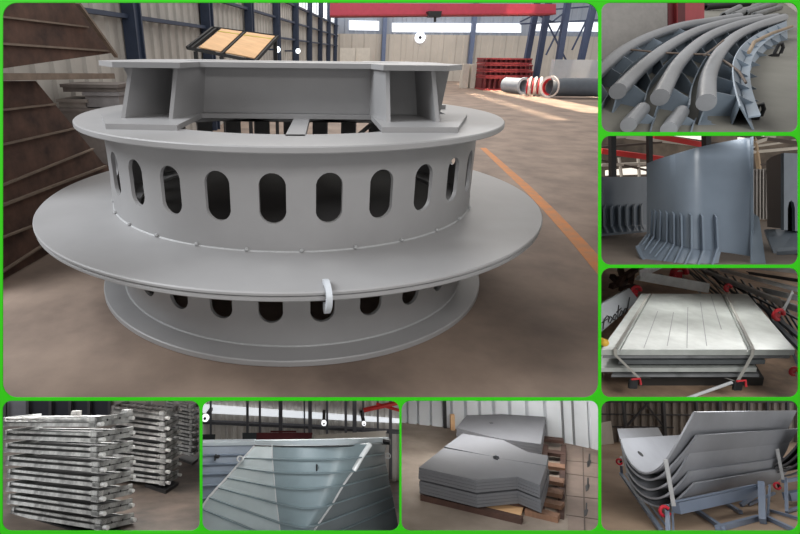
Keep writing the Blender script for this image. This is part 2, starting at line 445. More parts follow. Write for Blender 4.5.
# welded frame on the top flange
Q = lambda x, y, z: Vector((cx+x*S, cy+y*S, z))
ZT, ZB = RZ(-.0148), RZ(-.0228)                             # top plate faces
zb = HT+.03
top = [(-.325, -.10), (-.262, -.20), (-.158, -.205), (-.148, -.125), (.136, -.125), (.148, -.205), (.245, -.20), (.288, -.12), (.29, -.10)]
top = top+[(x, -y) for x, y in top[::-1]]
inner = [(-.2, -.03), (-.2, .03), (.2, .03), (.2, -.03)]
mb = MB()
front = [p for p in top if p[1] < 0]
mb.slab([Q(x, y, ZB) for x, y in front+[(.285, -.02), (-.325, -.02)]], (0, 0, ZT-ZB))
mb.slab([Q(x, -y, ZB) for x, y in front+[(.285, -.02), (-.325, -.02)]], (0, 0, ZT-ZB))
mb.slab([Q(x, y, ZB) for x, y in ((-.325, -.02), (-.2, -.02), (-.2, .02), (-.325, .02))], (0, 0, ZT-ZB))
mb.slab([Q(x, y, ZB) for x, y in ((.285, -.02), (.2, -.02), (.2, .02), (.285, .02))], (0, 0, ZT-ZB))
mb.build('top_plate', PAINT, ring)
for sg in (-1, 1):
    mb = MB(); a, b = Q(-.255, sg*.10, zb), Q(.262, sg*.10, zb); a2, b2 = Q(-.285, sg*.10, ZB), Q(.272, sg*.10, ZB)
    mb.slab([a, b, b2, a2], (0, -sg*.03, 0)); mb.build('web_plate', PAINT, ring)
    mb = MB(); mb.slab([Q(x, sg*y, HT) for x, y in ((-.16, -.117), (.147, -.112), (.147, -.05), (-.16, -.05))], (0, 0, .028)); mb.build('beam_bottom_flange', PAINT, ring)
    for base, webs in (([(-.258, -.262), (-.152, -.268), (-.152, -.105), (-.29, -.09), (-.315, -.14)], (((-.257, -.197), (-.215, -.10), (-.240, -.185), (0, 0)), ((-.182, -.197), (-.156, -.10), (-.170, -.185), (0, 0)))),
                       ([(.144, -.266), (.256, -.257), (.314, -.085), (.14, -.10)], (((.160, -.205), (.142, -.10), (.156, -.19), (0, 0)), ((.238, -.20), (.226, -.10), (.226, -.19), (0, 0))))):
        mb = MB(); mb.slab([Q(x, sg*-y*-1, HT) for x, y in base], (0, 0, .03)); mb.build('bracket_base_plate', PAINT, ring)
        for (fx, fy), (bx, by), (tx, ty), (ux, uy) in webs:
            mb = MB(); th = Vector((.024, 0, 0)); ux, uy = tx+bx-fx, min(ty+by-fy, -.09)
            mb.slab([Q(fx, sg*fy*1, zb)-th*.5, Q(bx, sg*by, zb)-th*.5, Q(ux, sg*uy, ZB)-th*.5, Q(tx, sg*ty, ZB)-th*.5], th); mb.build('bracket_web', PAINT, ring)
for k in range(6):                                          # spokes of the top plate
    a = PI/3*k; d = Vector((math.sin(a), -math.cos(a), 0)); n = Vector((d.y, -d.x, 0))
    c = Vector((cx+.02*S*(1 if k == 0 else 0), cy, HT-.03)); mb = MB()
    mb.slab([c+d*.05*S-n*.052, c+d*.305*S-n*.052, c+d*.305*S+n*.052, c+d*.05*S+n*.052], (0, 0, .03)); mb.build('spoke', PAINT, ring)
mb = MB(); mb.lathe([(.02, HT-.03), (.09*S, HT-.03), (.09*S, HT), (.02, HT)], 48, (cx, cy, 0)); mb.build('hub_plate', PAINT, ring)
mb = MB(); mb.slab([Q(x, y, HT-.035) for x, y in [(-.28, -.085), (.28, -.085)]+[(.293*math.cos(a_*PI/24), .293*math.sin(a_*PI/24)) for a_ in range(25)]], (0, 0, .004)); mb.build('light_block_deck', INSIDE, ring)  # added plate, keeps light from above out of the drum
mb = MB(); mb.lathe([(.05, HM-.03), (.33*S, HM-.03), (.33*S, HM-.02), (.05, HM-.02)], 64, (cx, cy, 0)); mb.build('light_block_diaphragm', INSIDE, ring)  # added dark plate, makes the slots look shaded inside
mb = MB(); mb.tube([Q(-.12, .2, HB+.05), Q(.16, .12, HT-.15)], .018, 8); mb.build('inner_brace', PAINT, ring)
# lifting hook gripping the middle flange
a = math.radians(8.2); d = Vector((math.sin(a), -math.cos(a), 0)); n = Vector((d.y, -d.x, 0))
pr = [(.447, .012), (.462, .028), (.481, .012), (.487, -.02), (.485, -.06), (.476, -.10), (.464, -.135), (.456, -.125)]
mb = MB(); base = Vector((cx, cy, HM))
pts = path([base+d*(r*S)+Vector((0, 0, z+.004)) for r, z in pr], 20)
ins = [p+(base+d*(.452*S)+Vector((0, 0, -.03))-p).normalized()*.032 for p in pts]
mb.ribbon([p-n*.013 for p in pts], [p-n*.013 for p in ins], n*.026); o = mb.build('lifting_hook', mat('white_primed_hook', (196, 200, 206), .45, var=.05), ring)
o['label'] = 'pale curved hook gripping the middle flange'

# ---------------- rusty ribbed hopper panels on the left
def rusty(name, quad, ribs, th, label):
    t = thing(name, label, 'steel panel', (quad[0]+quad[1])*.5+Vector((0, 0, 0)) if False else Vector(((quad[0].x+quad[-1].x)/2, (quad[0].y+quad[-1].y)/2, min(q.z for q in quad))), 'rusty ribbed panels at the left')
    mb = MB(); mb.slab(quad, th); mb.build('plate', RUST, t)
    for a, b, w_ in ribs:
        nn = -Vector(th).normalized()
        mb = MB(); mb.obox(a-Vector((0, 0, w_/2)), b-a, nn*.03, (0, 0, w_*.45)); mb.build('rib', RIBTAN, t)
    return t
p0, p1 = g(4, 301), g(70, 262); p0 = p0+Vector((-.25, .1, 0)); p1 = p1+Vector((-.25, .3, 0))
dv = (p1-p0).normalized(); pn = Vector((-dv.y, dv.x, 0)).normalized()
if pn.x > 0: pn = -pn
L = lambda x, y, off=0: onplane(x, y, p0-pn*off, pn)
rusty('rusty_ribbed_sheet', [L(-30, 318), L(4, 301), L(60, 270), L(110, 236), L(112, 168), L(103, 163), L(36, 81), L(-30, 81)],
      [(L(-30, 112, .0), L(53, 103), .03), (L(-30, 150), L(75, 127), .03), (L(-30, 196), L(91, 148), .03), (L(-30, 215), L(104, 165), .04), (L(-30, 248), L(30, 225), .03), (L(-30, 290), L(60, 232), .03)], pn*.06,
      'lower rusty brown ribbed steel panel standing on the floor left of the ring')
rusty('rusty_ribbed_sheet', [L(-30, 73), L(112, 53), L(77, 3), L(70, -8), L(-30, -8)],
      [(L(-30, 12), L(86, 26), .03), (L(-30, 40), L(108, 50), .035), (L(-30, 73.5), L(108, 73), .06)], pn*.06,
      'upper rusty brown ribbed steel panel stacked above another at top left')
mb = MB(); mb.bar(L(-30, 77, .08), L(112, 76, .08), pn*.06, Vector((0, 0, .05))); mb.bar(L(77, 2, .07), L(116, 56, .07), pn*.04, Vector((0, 0, .03)))
o = mb.build('steel_edge_bars', RIBTAN); tag(o, 'dusty steel bar frame carrying the upper rusty panel', 'steel frame')
# clutter between the panels and the ring
def stackbox(name, px0, px1, ytop, ybot, Y, dep, mt, label, cat, grp=None):
    a, b = at(px0, ybot, Y), at(px1, ybot, Y); tp = at(px0, ytop, Y).z; zb_ = 0
    return a, b, tp
for i, (pa, pb, ya, yb, cc, lab) in enumerate(((60, 112, 108, 130, (108, 100, 96), 'bottom grey beam of the pile between rusty panel and ring'), (58, 86, 99, 108, (126, 118, 112), 'short dusty beam on the left of the pile behind the ring'), (84, 118, 92, 107, (112, 108, 108), 'grey block beam on the right of the pile behind the ring'), (62, 116, 84, 92, (92, 84, 80), 'dark topmost beam of the pile between rusty panel and ring'))):
    Y = 6.2; q = MB(); zt = at(80, ya, Y).z; zl = at(80, yb, Y).z if i else 0
    xa, xb = at(pa, ya, Y).x, at(pb, ya, Y).x
    q.box((xa, Y, zl), (xb, Y+.5, zt-.01)); q.box((xa-.02, Y-.02, zt-.04), (xb+.02, Y+.5, zt-.002))
    o = q.build('steel_beam', mat('pile_beam_%d' % i, cc, .6, var=.15)); tag(o, lab, 'steel beam', 'piled beams behind the ring')
mb = MB(); mb.slab([g(40, 208), g(66, 176), g(108, 168), g(112, 200)], (0, 0, .06)); o = mb.build('floor_plate', mat('dull_grey_sheet', (128, 130, 134))); tag(o, 'flat grey plate lying on the floor between rusty panel and ring', 'steel plate')

# plywood boards on a tilted rack
Yl, Yh = 8.6, 9.3
c = [at(187.5, 48, Yl), at(213, 28, Yh), at(277.5, 36.5, Yh+.2), at(255, 61.5, Yl+.2)]
t = thing('tilted_board_rack', 'black tilted rack holding two plywood boards behind the ring', 'rack', Vector((c[0].x+.5, Yl, 0)))
nrm = (c[3]-c[0]).cross(c[1]-c[0]).normalized()
if nrm.y > 0: nrm = -nrm
def bl(u, v, o=0): return c[0].lerp(c[3], u).lerp(c[1].lerp(c[2], u), v)+nrm*o
for u0, u1 in ((.14, .46), (.53, .97)):
    mb = MB(); mb.slab([bl(u0, .06, .01), bl(u1, .06, .01), bl(u1, .95, .01), bl(u0, .95, .01)], nrm*.02); o = mb.build('plywood_board', PLY, t)
    mb = MB(); mb.slab([bl(u0, .80, .032), bl(u1, .80, .032), bl(u1, .83, .032), bl(u0, .83, .032)], nrm*.004); mb.build('strap', mat('yellow_strap', (176, 160, 60), .6, var=.05), o)
mb = MB()
for a, b in (((0, 0), (1, 0)), ((0, 1), (1, 1)), ((0, 0), (0, 1)), ((1, 0), (1, 1)), ((.495, 0), (.495, 1)), ((.06, 0), (.06, 1))): mb.beam(bl(*a), bl(*b), .05, .05)
mb.build('rack_frame', BLACK, t)
for u, v in ((.12, 0), (.9, 0), (.12, 1), (.97, 1), (.5, 0)):
    a = bl(u, v, -.03); mb = MB(); mb.beam(a, Vector((a.x, a.y+.02, 0)), .06); mb.build('leg', BLACK, t)
# pale panels and blocks far behind the ring
def farbox(name, x0, x1, y0, y1, Y, dep, mt, lab, cat, grp=None, ground=True):
    a, b = at(x0, y1, Y), at(x1, y0, Y); q = MB(); q.box((a.x, Y, 0 if ground else a.z), (b.x, Y+dep, b.z)); o = q.build(name, mt); return tag(o, lab, cat, grp)
PALE = mat('pale_painted_panel', (206, 200, 190), .6, var=.06)
farbox('pale_sheet', 340, 355, 48, 62, 22, .2, PALE, 'pale upright panel, left one of a pair far behind the ring', 'panel', 'pale panels far behind the ring')
farbox('pale_sheet', 355.8, 370, 48, 62, 22.2, .2, PALE, 'pale upright panel, right one of a pair far behind the ring', 'panel', 'pale panels far behind the ring')
for i, (a, b) in enumerate(((462, 470), (470.6, 477), (477.6, 480.6))):
    farbox('concrete_block', a, b, 64+i*.3, 81, 27.5, .5, PALE, ('pale block at the left end of the low row by the red stack', 'middle pale block of the low row left of the red stack', 'pale block touching the left side of the red stack')[i], 'block', 'low pale blocks by the red stack')
farbox('concrete_slab', 553, 599.5, 60, 74, 24.4, .4, mat('light_concrete', (178, 180, 184), .7, var=.06, scale=1.5), 'long pale concrete slab standing behind the dark pipe', 'slab')
# red frames in a stack
Y = 26.0
for i in range(4):
    y1 = 83-i*6.4; y0 = y1-5.6; xa, xb = 484+i*.5, 534-i*.4
    a = at(xa, y1, Y); b = at(xb, y0, Y); z0, z1 = max(0, a.z), b.z
    if i == 0: z0 = 0
    t = thing('red_casting', ('bottom red frame of the far stack, on the floor', 'second red frame up in the far stack', 'third red frame up in the far stack', 'topmost red frame of the far stack')[i], 'steel frame', (a.x, Y, z0), 'stacked red frames')
    q = MB(); q.box((a.x, Y, z0), (b.x, Y+1.6, z0+.07)); q.box((a.x, Y, z1-.08), (b.x, Y+1.6, z1-.01)); q.build('flange', DARKRED, t)
    q = MB(); n = 9
    for k in range(n+1):
        x = lerp(a.x, b.x-.1, k/n); q.box((x, Y+.05, z0+.07), (x+.1, Y+.12, z1-.08))
    q.box((a.x, Y+.4, z0+.07), (b.x, Y+1.5, z1-.08)); q.build('web', mat('deep_red_primer', (104, 34, 40), .7, var=.1), t)
# pipes
a, b = at(512, 78.5, 24.6), at(525, 79.5, 23.6); r = .33; a.z = b.z = r+.03
t = thing('short_pipe', 'short grey pipe lying in front of the red stack, open end to the right', 'pipe', (a.x, a.y, 0))
q = MB(); q.pipe(a+Vector((-.25, 0, 0)), b, r, .05); q.build('tube', mat('pipe_grey', (150, 156, 166), .5, var=.06), t)
q = MB(); q.pipe(b-(b-a).normalized()*.02, b+(b-a).normalized()*.05, r+.05, .1); q.build('end_ring', mat('pipe_grey', (150, 156, 166)), t)
for i, px in enumerate((531.5, 537, 542.5)):
    a = at(px, 79, 22.6); a.z = .40; d = Vector((.9, -.45, 0)).normalized()
    t = thing('pipe_flange_ring', ('leftmost upright pipe ring with red inside by the dark pipe', 'middle upright pipe ring with red inside by the dark pipe', 'upright pipe ring with red inside nearest the dark pipe')[i], 'pipe ring', (a.x, a.y, 0), 'upright pipe rings')
    q = MB(); q.pipe(a-d*.06, a+d*.02, .40, .09); q.build('flange', mat('pale_flange', (206, 198, 196), .5, var=.05), t)
    q = MB(); q.pipe(a-d*.14, a-d*.03, .32, .06); q.build('lining', RED, t)
a = at(550.5, 80.5, 21.6); a.z = .44; b = at(604, 80.5, 21.6); b.z = .44
t = thing('long_pipe', 'long dark grey pipe with a pale flanged end lying at far right', 'pipe', (a.x, a.y, 0))
d = (b-a).normalized(); q = MB(); q.pipe(a, b+d, .36, .05); q.build('tube', mat('dark_pipe', (84, 90, 98), .5, var=.06), t)
e = Vector((-.85, -.5, 0)).normalized(); q = MB(); q.pipe(a+e*.02, a-e*.06, .44, .1); q.build('flange', mat('pale_flange', (206, 198, 196)), t)
q = MB(); q.pipe(a+e*.012, a-e*.12, .34, .05); q.build('lining', RED, t)
# ================================================================== small compartments
def comp(key, ox, oy, sc):
    x0, y0, x1, y1, r = OPEN[key]
    CLIP[0] = (x0-.6 if x0 > 10 else -60, y0-1.3 if y0 > 10 else -60, x1+.6 if x1 < 780 else 860, y1+1.3 if y1 < 520 else 594)
    return lambda X, Y, d: P(ox+X*sc, oy+Y*sc, d)
def upvec(yh): return (UP+FW*((yh-PY)/F)).normalized()
def S_(name, mb, mt, label, cat, group=None, **k): return tag(mb.build(name, mt, **k), label, cat, group)

# ------------------------------------------------------------------ curved ribs (top right)
q = comp('ribs', 596, 0, .255); n1 = upvec(-48)
D1 = lambda Y: 1/(.43-(500-Y)*.00062)
def fl1(X, Y): return q(X, Y, D1(Y))
mb = MB(); mb.slab([q(-10, 560, D1(560)), q(820, 560, D1(560)), q(820, 5, D1(5)), q(-10, 5, D1(5))], -n1*.02)
struct('floor', mb, mat('dark_workshop_floor', (122, 120, 112), .7, var=.08, scale=3))
mb = MB(); mb.slab([q(-10, 262, 3.66), q(285, 112, 5.3), q(285, -30, 5.3), q(-10, -30, 3.66)], FW*.02)
struct('wall_left', mb, mat('rough_grey_wall', (172, 168, 164), .8, var=.06, scale=5, stretch=(1, 1, 4)))
mb = MB(); mb.slab([q(283, 112, 5.3), q(425, 84, 5.7), q(425, -30, 5.7), q(283, -30, 5.3)], FW*.02)
dr = struct('door_1', mb, mat('red_door_paint', (186, 78, 84), .6, var=.05))
mb = MB(); mb.slab([q(279, 113, 5.27), q(346, 100, 5.45), q(346, -30, 5.45), q(279, -30, 5.27)], -FW*.015); o = mb.build('dark_leaf', mat('dark_red_door_leaf', (104, 34, 40), .6, var=.05), dr)
mb = MB(); mb.slab([q(306, 108, 5.32), q(311, 107, 5.33), q(311, -30, 5.33), q(306, -30, 5.32)], -FW*.04); mb.build('door_edge', DARKRED, dr)
mb = MB(); mb.slab([q(420, 70, 7.6), q(745, 45, 8), q(745, -30, 8), q(420, -30, 7.6)], FW*.02)
struct('wall_back', mb, mat('dark_back_partition', (62, 60, 62), .8, var=.1))
mb = MB(); mb.slab([q(738, 40, 7.95), q(830, 60, 6.0), q(830, -30, 6.0), q(738, -30, 7.95)], FW*.02)
struct('wall_right', mb, mat('pale_end_wall', (196, 190, 182), .8, var=.05))
def dbar(Y, off=105):
    d = 2.5
    for _ in range(12): d = D1(Y+off*2.3/d)
    return d
RBAR = 34*.255*2.3/500
def dense(pts, n=30): return path([(x, y, 0) for x, y in pts], n)
def rib(label, bar, flg, ngus, drop=Vector((0, 0, 0)), h=.105, dd=0, dep=None, rs=1):
    bp = dense(bar); fp = dense(flg); nb_ = len(bp)
    B = [q(p.x, p.y, dbar(p.y)+dd)+drop for p in bp]
    if dep: B = [q(p.x, p.y, lerp(dep[0], dep[1], i/(nb_-1))) for i, p in enumerate(bp)]
    T = [q(f.x, f.y, lerp(dep[0], dep[1], i/(nb_-1))) for i, f in enumerate(fp)] if dep else [q(f.x, f.y, (dbar(b.y)+dd)*.55+.45*dbar(f.y, 80)) + drop for f, b in zip(fp, bp)]
    BR = [p-n1*h*.85 for p in T]; BL = [b-n1*h for b in B]
    t = thing('curved_rib', label, 'curved steel beam', BL[nb_//4], 'curved rib beams')
    mb = MB(); mb.tube(B, RBAR*rs, 16); mb.build('round_bar', PIPEG, t, sharp=50)
    mb = MB(); mb.ribbon([p+n1*.012 for p in T], BR, FW*.012); mb.build('flange', BLUEGREY, t)
    mb = MB(); mb.ribbon(BL, BR, -n1*.01); mb.build('base_plate', BLUEGREY, t)
    mb = MB(); mb.ribbon([p-n1*RBAR*.6 for p in B], BL, RT*.008); mb.build('web', BLUEGREY, t)
    for k in range(ngus):
        u = (k+.75)/ngus; i = min(int(u*(nb_-1)), nb_-2); tg = (B[i+1]-B[i]).normalized()
        mb = MB(); mb.slab([B[i]+n1*RBAR*.5, T[i]+n1*.008, BR[i], BL[i]], tg*.008); mb.build('gusset', BLUEGREY, t)
    return B, T, BR
PIPEG = mat('grey_round_bar', (134, 136, 140), .32, var=.05, scale=12)
BLUEGREY = mat('blue_grey_primer', (128, 140, 152))
rib('leftmost curved rib beam with round bar, cut off by the left edge', [(-30, 320), (30, 265), (100, 205), (200, 150), (330, 105), (450, 85), (560, 66)], [(20, 420), (100, 300), (160, 240), (260, 172), (375, 120), (480, 96), (585, 74)], 9)
rib('second curved rib beam from left, round bar end above an open triangle', [(85, 358), (180, 265), (275, 190), (380, 130), (480, 98), (560, 82), (640, 70)], [(192, 400), (215, 330), (300, 228), (400, 156), (500, 112), (580, 93), (660, 78)], 10)
rib('third curved rib beam from left in the row', [(250, 382), (310, 270), (380, 190), (460, 135), (560, 98), (640, 80), (705, 68)], [(366, 420), (378, 340), (425, 240), (490, 168), (580, 120), (660, 95), (722, 77)], 10)
B4, T4, R4_ = rib('rightmost curved rib beam with the nearest round bar end and tall pale flange', [(432, 402), (440, 305), (480, 215), (540, 150), (620, 108), (690, 84), (735, 70)], [(566, 415), (545, 330), (545, 250), (578, 190), (640, 135), (700, 105), (748, 84)], 10)
rib('lower curved rib beam, its round bar end under the second beam', [(127, 490), (150, 462), (182, 428)], [(215, 520), (222, 490), (236, 460)], 1, dep=(2.2, 2.42), rs=.82)
rib('lower curved rib beam, its round bar end under the third beam', [(285, 508), (306, 478), (335, 440)], [(372, 535), (380, 500), (392, 470)], 1, dep=(2.19, 2.40), rs=.82)
# outer beam with its vertical flange
tp = dense([(568, 415), (545, 330), (540, 250), (565, 190), (612, 145), (680, 108), (748, 82)]); bt = dense([(622, 512), (597, 420), (592, 340), (612, 262), (662, 202), (705, 172), (752, 150)])
t = thing('curved_flange_rib', 'outermost curved beam with upright pale blue flange and fins on the floor', 'curved steel beam', q(620, 505, D1(510)), 'curved rib beams')
bb = [q(p.x, p.y, D1(p.y)) for p in bt]; tt = [q(a.x, a.y, D1(b.y)-.02) for a, b in zip(tp, bt)]
mb = MB(); mb.ribbon(tt, bb, FW*.01); mb.build('flange', mat('light_blue_primer', (150, 164, 178), .45, var=.05), t)
mid = [a.lerp(b, .5) for a, b in zip(tt, bb)]
mb = MB(); mb.ribbon([m_-FW*.0 for m_ in mid], [m_+RT*.03-FW*.03 for m_ in mid], n1*.008); mb.build('rib_strip', BLUEGREY, t)
for k in range(3, 29, 3):
    for lo, hi in ((mid, tt), (bb, mid)):
        mb = MB(); a, b = lo[k], hi[k]; mb.slab([a, a+RT*.035-FW*.03, b.lerp(a, .1)], (lo[k+1]-lo[k]).normalized()*.008); mb.build('fin', BLUEGREY, t)
mb = MB(); mb.tube([q(p[0], p[1], dbar(p[1])-.05) for p in ((90, 192), (160, 197), (230, 205), (345, 211), (430, 214), (475, 222), (520, 250), (562, 282), (588, 325))], .0065, 8)
S_('wire_rope', mb, mat('brown_wire_rope', (106, 92, 82), .7, var=.15, scale=40), 'brown wire rope lashed across the curved rib beams', 'rope', 'lashing ropes')
mb = MB(); mb.tube([q(p[0], p[1], d) for p, d in (((425, 216), 2.93), ((462, 190), 3.15), ((500, 158), 3.4))], .006, 8)
S_('wire_rope', mb, mat('brown_wire_rope', (106, 92, 82)), 'short rope end running back from the lashing between beams', 'rope', 'lashing ropes')
mb = MB(); mb.tube([q(p[0], p[1], d) for p, d in (((600, 205), 3.3), ((620, 165), 3.5), ((690, 130), 3.9), ((768, 104), 4.2))], .012, 8)
S_('webbing_strap', mb, mat('tan_webbing', (150, 132, 112), .8, var=.1), 'tan strap laid over the far end of the outermost beam', 'strap')
for (X, Y, w_, lab) in ((622, 470, 30, 'black support block under the near end of the outermost beam'), (704, 222, 24, 'black support block under the far end of the outermost beam')):
    d = D1(Y); t = thing('support_block', lab, 'support block', q(X, Y, d), 'black support blocks'); s_ = w_*.255*d/500
    mb = MB(); c = q(X, Y, d); mb.obox(c-RT*s_*.6, RT*s_*1.2, n1*s_*.5, FW*s_); mb.build('base', BLACK, t)
    mb = MB(); mb.tube([c+n1*s_*.5-RT*s_*.4, c+n1*s_*1.9-RT*s_*.3, c+n1*s_*2.1+RT*s_*.1, c+n1*s_*1.4+RT*s_*.6, c+n1*s_*.5+RT*s_*.6], s_*.25, 8); mb.build('shackle', BLACK, t)
for i, (a, b, r, lab) in enumerate((((500, 60), (560, 30), .04, 'leftmost pale steel tube in the far pile at top'), ((540, 62), (640, 22), .042, 'second pale steel tube in the far pile at top'), ((585, 52), (700, 14), .04, 'third pale steel tube in the far pile at top'), ((620, 60), (720, 30), .036, 'rightmost pale steel tube in the far pile at top'), ((430, 28), (600, 14), .04, 'dark steel bar lying along the back of the far pile'))):
    mb = MB(); mb.pipe(q(*a, D1(a[1]+14)), q(*b, D1(b[1]+22)), r, .015, 14)
    S_('steel_tube', mb, DARKGALV if i < 4 else BLACK, lab, 'steel tube', 'far pile of tubes')

# ------------------------------------------------------------------ curved shell with ribs
q = comp('shell', 596, 132, .255); n2 = upvec(193)
D2 = lambda Y: 2.32*72/(Y*.255+132-193)
mb = MB(); mb.slab([q(-10, 540, D2(540)), q(820, 540, D2(540)), q(820, 350, D2(350)), q(-10, 350, D2(350))], -n2*.02)
struct('floor', mb, mat('brown_workshop_floor', (120, 108, 98), .75, var=.08, scale=3))
mb = MB(); mb.slab([q(-10, 360, 5.9), q(820, 360, 5.9), q(820, -40, 5.9), q(-10, -40, 5.9)], FW*.02)
struct('wall_back', mb, mat('dim_roof_lining', (122, 108, 94), .8, var=.2, scale=2.5, c2=(60, 52, 46)))
for i, (a, b, w_, mt_) in enumerate((((120, 20), (520, 62), 12, 'l'), ((20, 60), (330, 34), 8, 'd'), ((20, 130), (330, 118), 10, 'l'), ((20, 110), (200, 150), 8, 'd'), ((300, 20), (620, 66), 9, 'd'), ((560, 12), (800, 44), 14, 'd'), ((600, 80), (800, 62), 10, 'l'), ((640, 130), (800, 100), 9, 'd'), ((620, 10), (640, 150), 12, 't'), ((60, 20), (260, 12), 10, 'l'), ((90, 100), (100, 175), 8, 'l'), ((165, 100), (170, 175), 8, 'l'), ((620, 42), (700, 14), 14, 'l'), ((600, 60), (800, 30), 7, 'l'))):
    mb = MB(); mb.beam(q(*a, 5.3), q(*b, 5.3), w_*.255*5.3/500)
    struct('trim_%d' % (30+i), mb, {'l': mat('pale_roof_purlin', (200, 190, 176), .7, var=.1), 'd': mat('dark_roof_beam', (78, 66, 58), .7, var=.1), 't': mat('tan_column', (176, 152, 124), .7, var=.06)}[mt_])
for i, quad in enumerate((((300, 10), (420, 6), (420, 30), (330, 34)), ((40, 150), (200, 135), (200, 165), (40, 170)), ((560, 20), (660, 14), (660, 34), (560, 44)))):
    mb = MB(); mb.slab([q(*p, 5.6) for p in quad], FW*.02); struct('window_%d' % (5+i), mb, glow('roof_light_%d' % i, (235, 228, 215), 1.0))
for a, b, w_, lab in (((20, 74), (262, 106), 20, 'red crane beam at upper left behind the ribbed shell'), ((225, 14), (430, 52), 26, 'red crane beam above the middle of the ribbed shell')):
    mb = MB(); x = q(*a, 4.9); y = q(*b, 4.9); mb.beam(x, y, w_*.255*4.9/500, .05); S_('crane_beam', mb, mat('bright_crane_red', (222, 52, 48), .5, var=.05), lab, 'crane beam', 'red crane beams over the shell')
for i, (X, w_) in enumerate(((66, 20), (212, 16), (434, 22))):
    mb = MB(); mb.beam(q(X, 300 if i < 2 else 100, 4.7), q(X-3, -30, 4.7), w_*.255*4.7/500); struct('trim_%d' % (50+i), mb, BLACK)
def q2n(a, b): return (b-a)
mb = MB(); a, b = q(610, 335, 4.4), q(700, 325, 4.4)
clad_strip(mb, a, q(720, 330, 4.4), 0, .01, -FW, .06, .015) if False else None
pr = []
for i in range(9):
    X = 608+i*13; pr += [q(X, 0, 4.4), q(X+7, 0, 4.4), q(X+8, 0, 4.37), q(X+12, 0, 4.37)]
k_ = q(608, 340, 4.4)-q(608, 0, 4.4); k2_ = q(608, 145, 4.4)-q(608, 0, 4.4)
mb = MB(); mb.ribbon([p+k2_ for p in pr], [p+k_ for p in pr], FW*.01); struct('wall_right', mb, mat('pale_corrugated_fence', (176, 170, 164), .6, var=.06))
SH = mat('satin_blue_grey_paint', (124, 136, 150), .28, var=.05, scale=4)
def shell(name, label, cols, grp, ribs, prot, extra=None):
    """cols: X positions with (Y of rim, Y of rib top, Y of knee, foot point) and depth"""
    t = thing(name, label, 'steel shell', q(cols[0][4][0], cols[0][4][1], cols[0][5]), grp)
    rows = []
    for X, y0, y1, y2, ft, d in cols: rows.append([q(X, y0, d), q(X, lerp(y0, y1, .5), d-.01), q(X, y1, d), q(X, y2, d), q(ft[0], ft[1], d-.09)])
    mb = MB(); nr = len(rows); mb.grid([list(c) for c in zip(*[path([r[j] for r in rows], 44) for j in range(4)])], FW*.014); mb.build('shell_plate', SH, t, sharp=50)
    mb = MB(); k = extra or nr; mb.ribbon([r[3] for r in rows[:k]], [r[4] for r in rows[:k]], FW*.014); mb.build('skirt', SH, t, sharp=25)
    mb = MB(); mb.ribbon([r[4] for r in rows[:k]], [r[4]-RT*.03-FW*.02-n2*.0 for r in rows[:k]], -n2*.014); mb.build('base_flange', SH, t)
    for (a, b, c, dd) in ribs:
        pa, pb, pc = q(*a, dd), q(*b, dd), q(*c, dd-.085)
        mb = MB(); pa2 = q(a[0], a[1]+14, dd)
        mb.hexa([pa, pb, pc, pc+prot*.4, pb+prot, pa2+prot], [x+RT*.009 for x in (pa, pb, pc, pc+prot*.4, pb+prot, pa2+prot)]); mb.build('stiffener_rib', SH, t)
    return t
def dsh(X): return 2.42+.33*max(0, (420-X)/215)**2+.02*((X-420)/190 if X > 420 else 0)
cols = []
for X, y0, y1, y2, ft in ((205, 121, 300, 398, (168, 446)), (216, 117, 300, 408, (174, 462)), (240, 108, 302, 418, (186, 486)), (270, 98, 307, 428, (208, 512)), (300, 89, 312, 440, (245, 530)), (330, 80, 316, 446, (290, 540)), (365, 70, 318, 455, (330, 545)), (408, 58, 322, 462, (380, 548)), (460, 47, 325, 466, (440, 550)), (490, 41, 330, 470, (470, 552)), (550, 30, 335, 478, (540, 552)), (611, 20, 340, 488, (600, 552))):
    cols.append((X, y0, y1, y2, ft, dsh(X)))
rb = [((a, y), (k, z), (f, e), dsh(a)-.004) for a, y, k, z, f, e in ((211, 300, 208, 398, 178, 440), (226, 300, 220, 408, 186, 462), (246, 303, 242, 420, 205, 476), (271, 308, 268, 432, 226, 488), (297, 312, 298, 440, 262, 505), (326, 316, 328, 448, 298, 520), (365, 318, 366, 458, 338, 530), (408, 321, 412, 464, 390, 535), (462, 322, 468, 452, 446, 535))]
t = shell('ribbed_shell', 'tall curved blue grey steel shell with a row of fins along its foot', cols, 'ribbed curved shells', rb, -RT*.012-FW*.028, 10)
mb = MB(); mb.slab([q(613, 316, 2.45), q(640, 334, 2.43), q(642, 480, 2.4), q(676, 540, 2.34), q(612, 540, 2.36)], FW*.01); mb.build('end_plate', BLUEGREY, t)
mb = MB(); mb.slab([q(604, 20, 2.43), q(612, 19, 2.42), q(613, 500, 2.42), q(606, 500, 2.43)], -FW*.008); mb.build('edge_bar', BLUEGREY, t)
cols = [(X, 176-(X-20)*.006, 286-(X-20)*.04, 372-(X-20)*.05, (X-4, 402-(X-20)*.09), 3.75+.25*((X-20)/190)**2) for X in (-10, 30, 70, 110, 150, 190, 208)]
rb = [((a, 287-a*.04), (a+2, 372-a*.05), (a+10, 400-a*.09), 3.74+.25*((a-20)/190)**2) for a in (34, 62, 92, 120, 150, 178)]
shell('ribbed_shell', 'smaller ribbed shell standing far behind at the left', cols, 'ribbed curved shells', rb, -RT*.03-FW*.03)
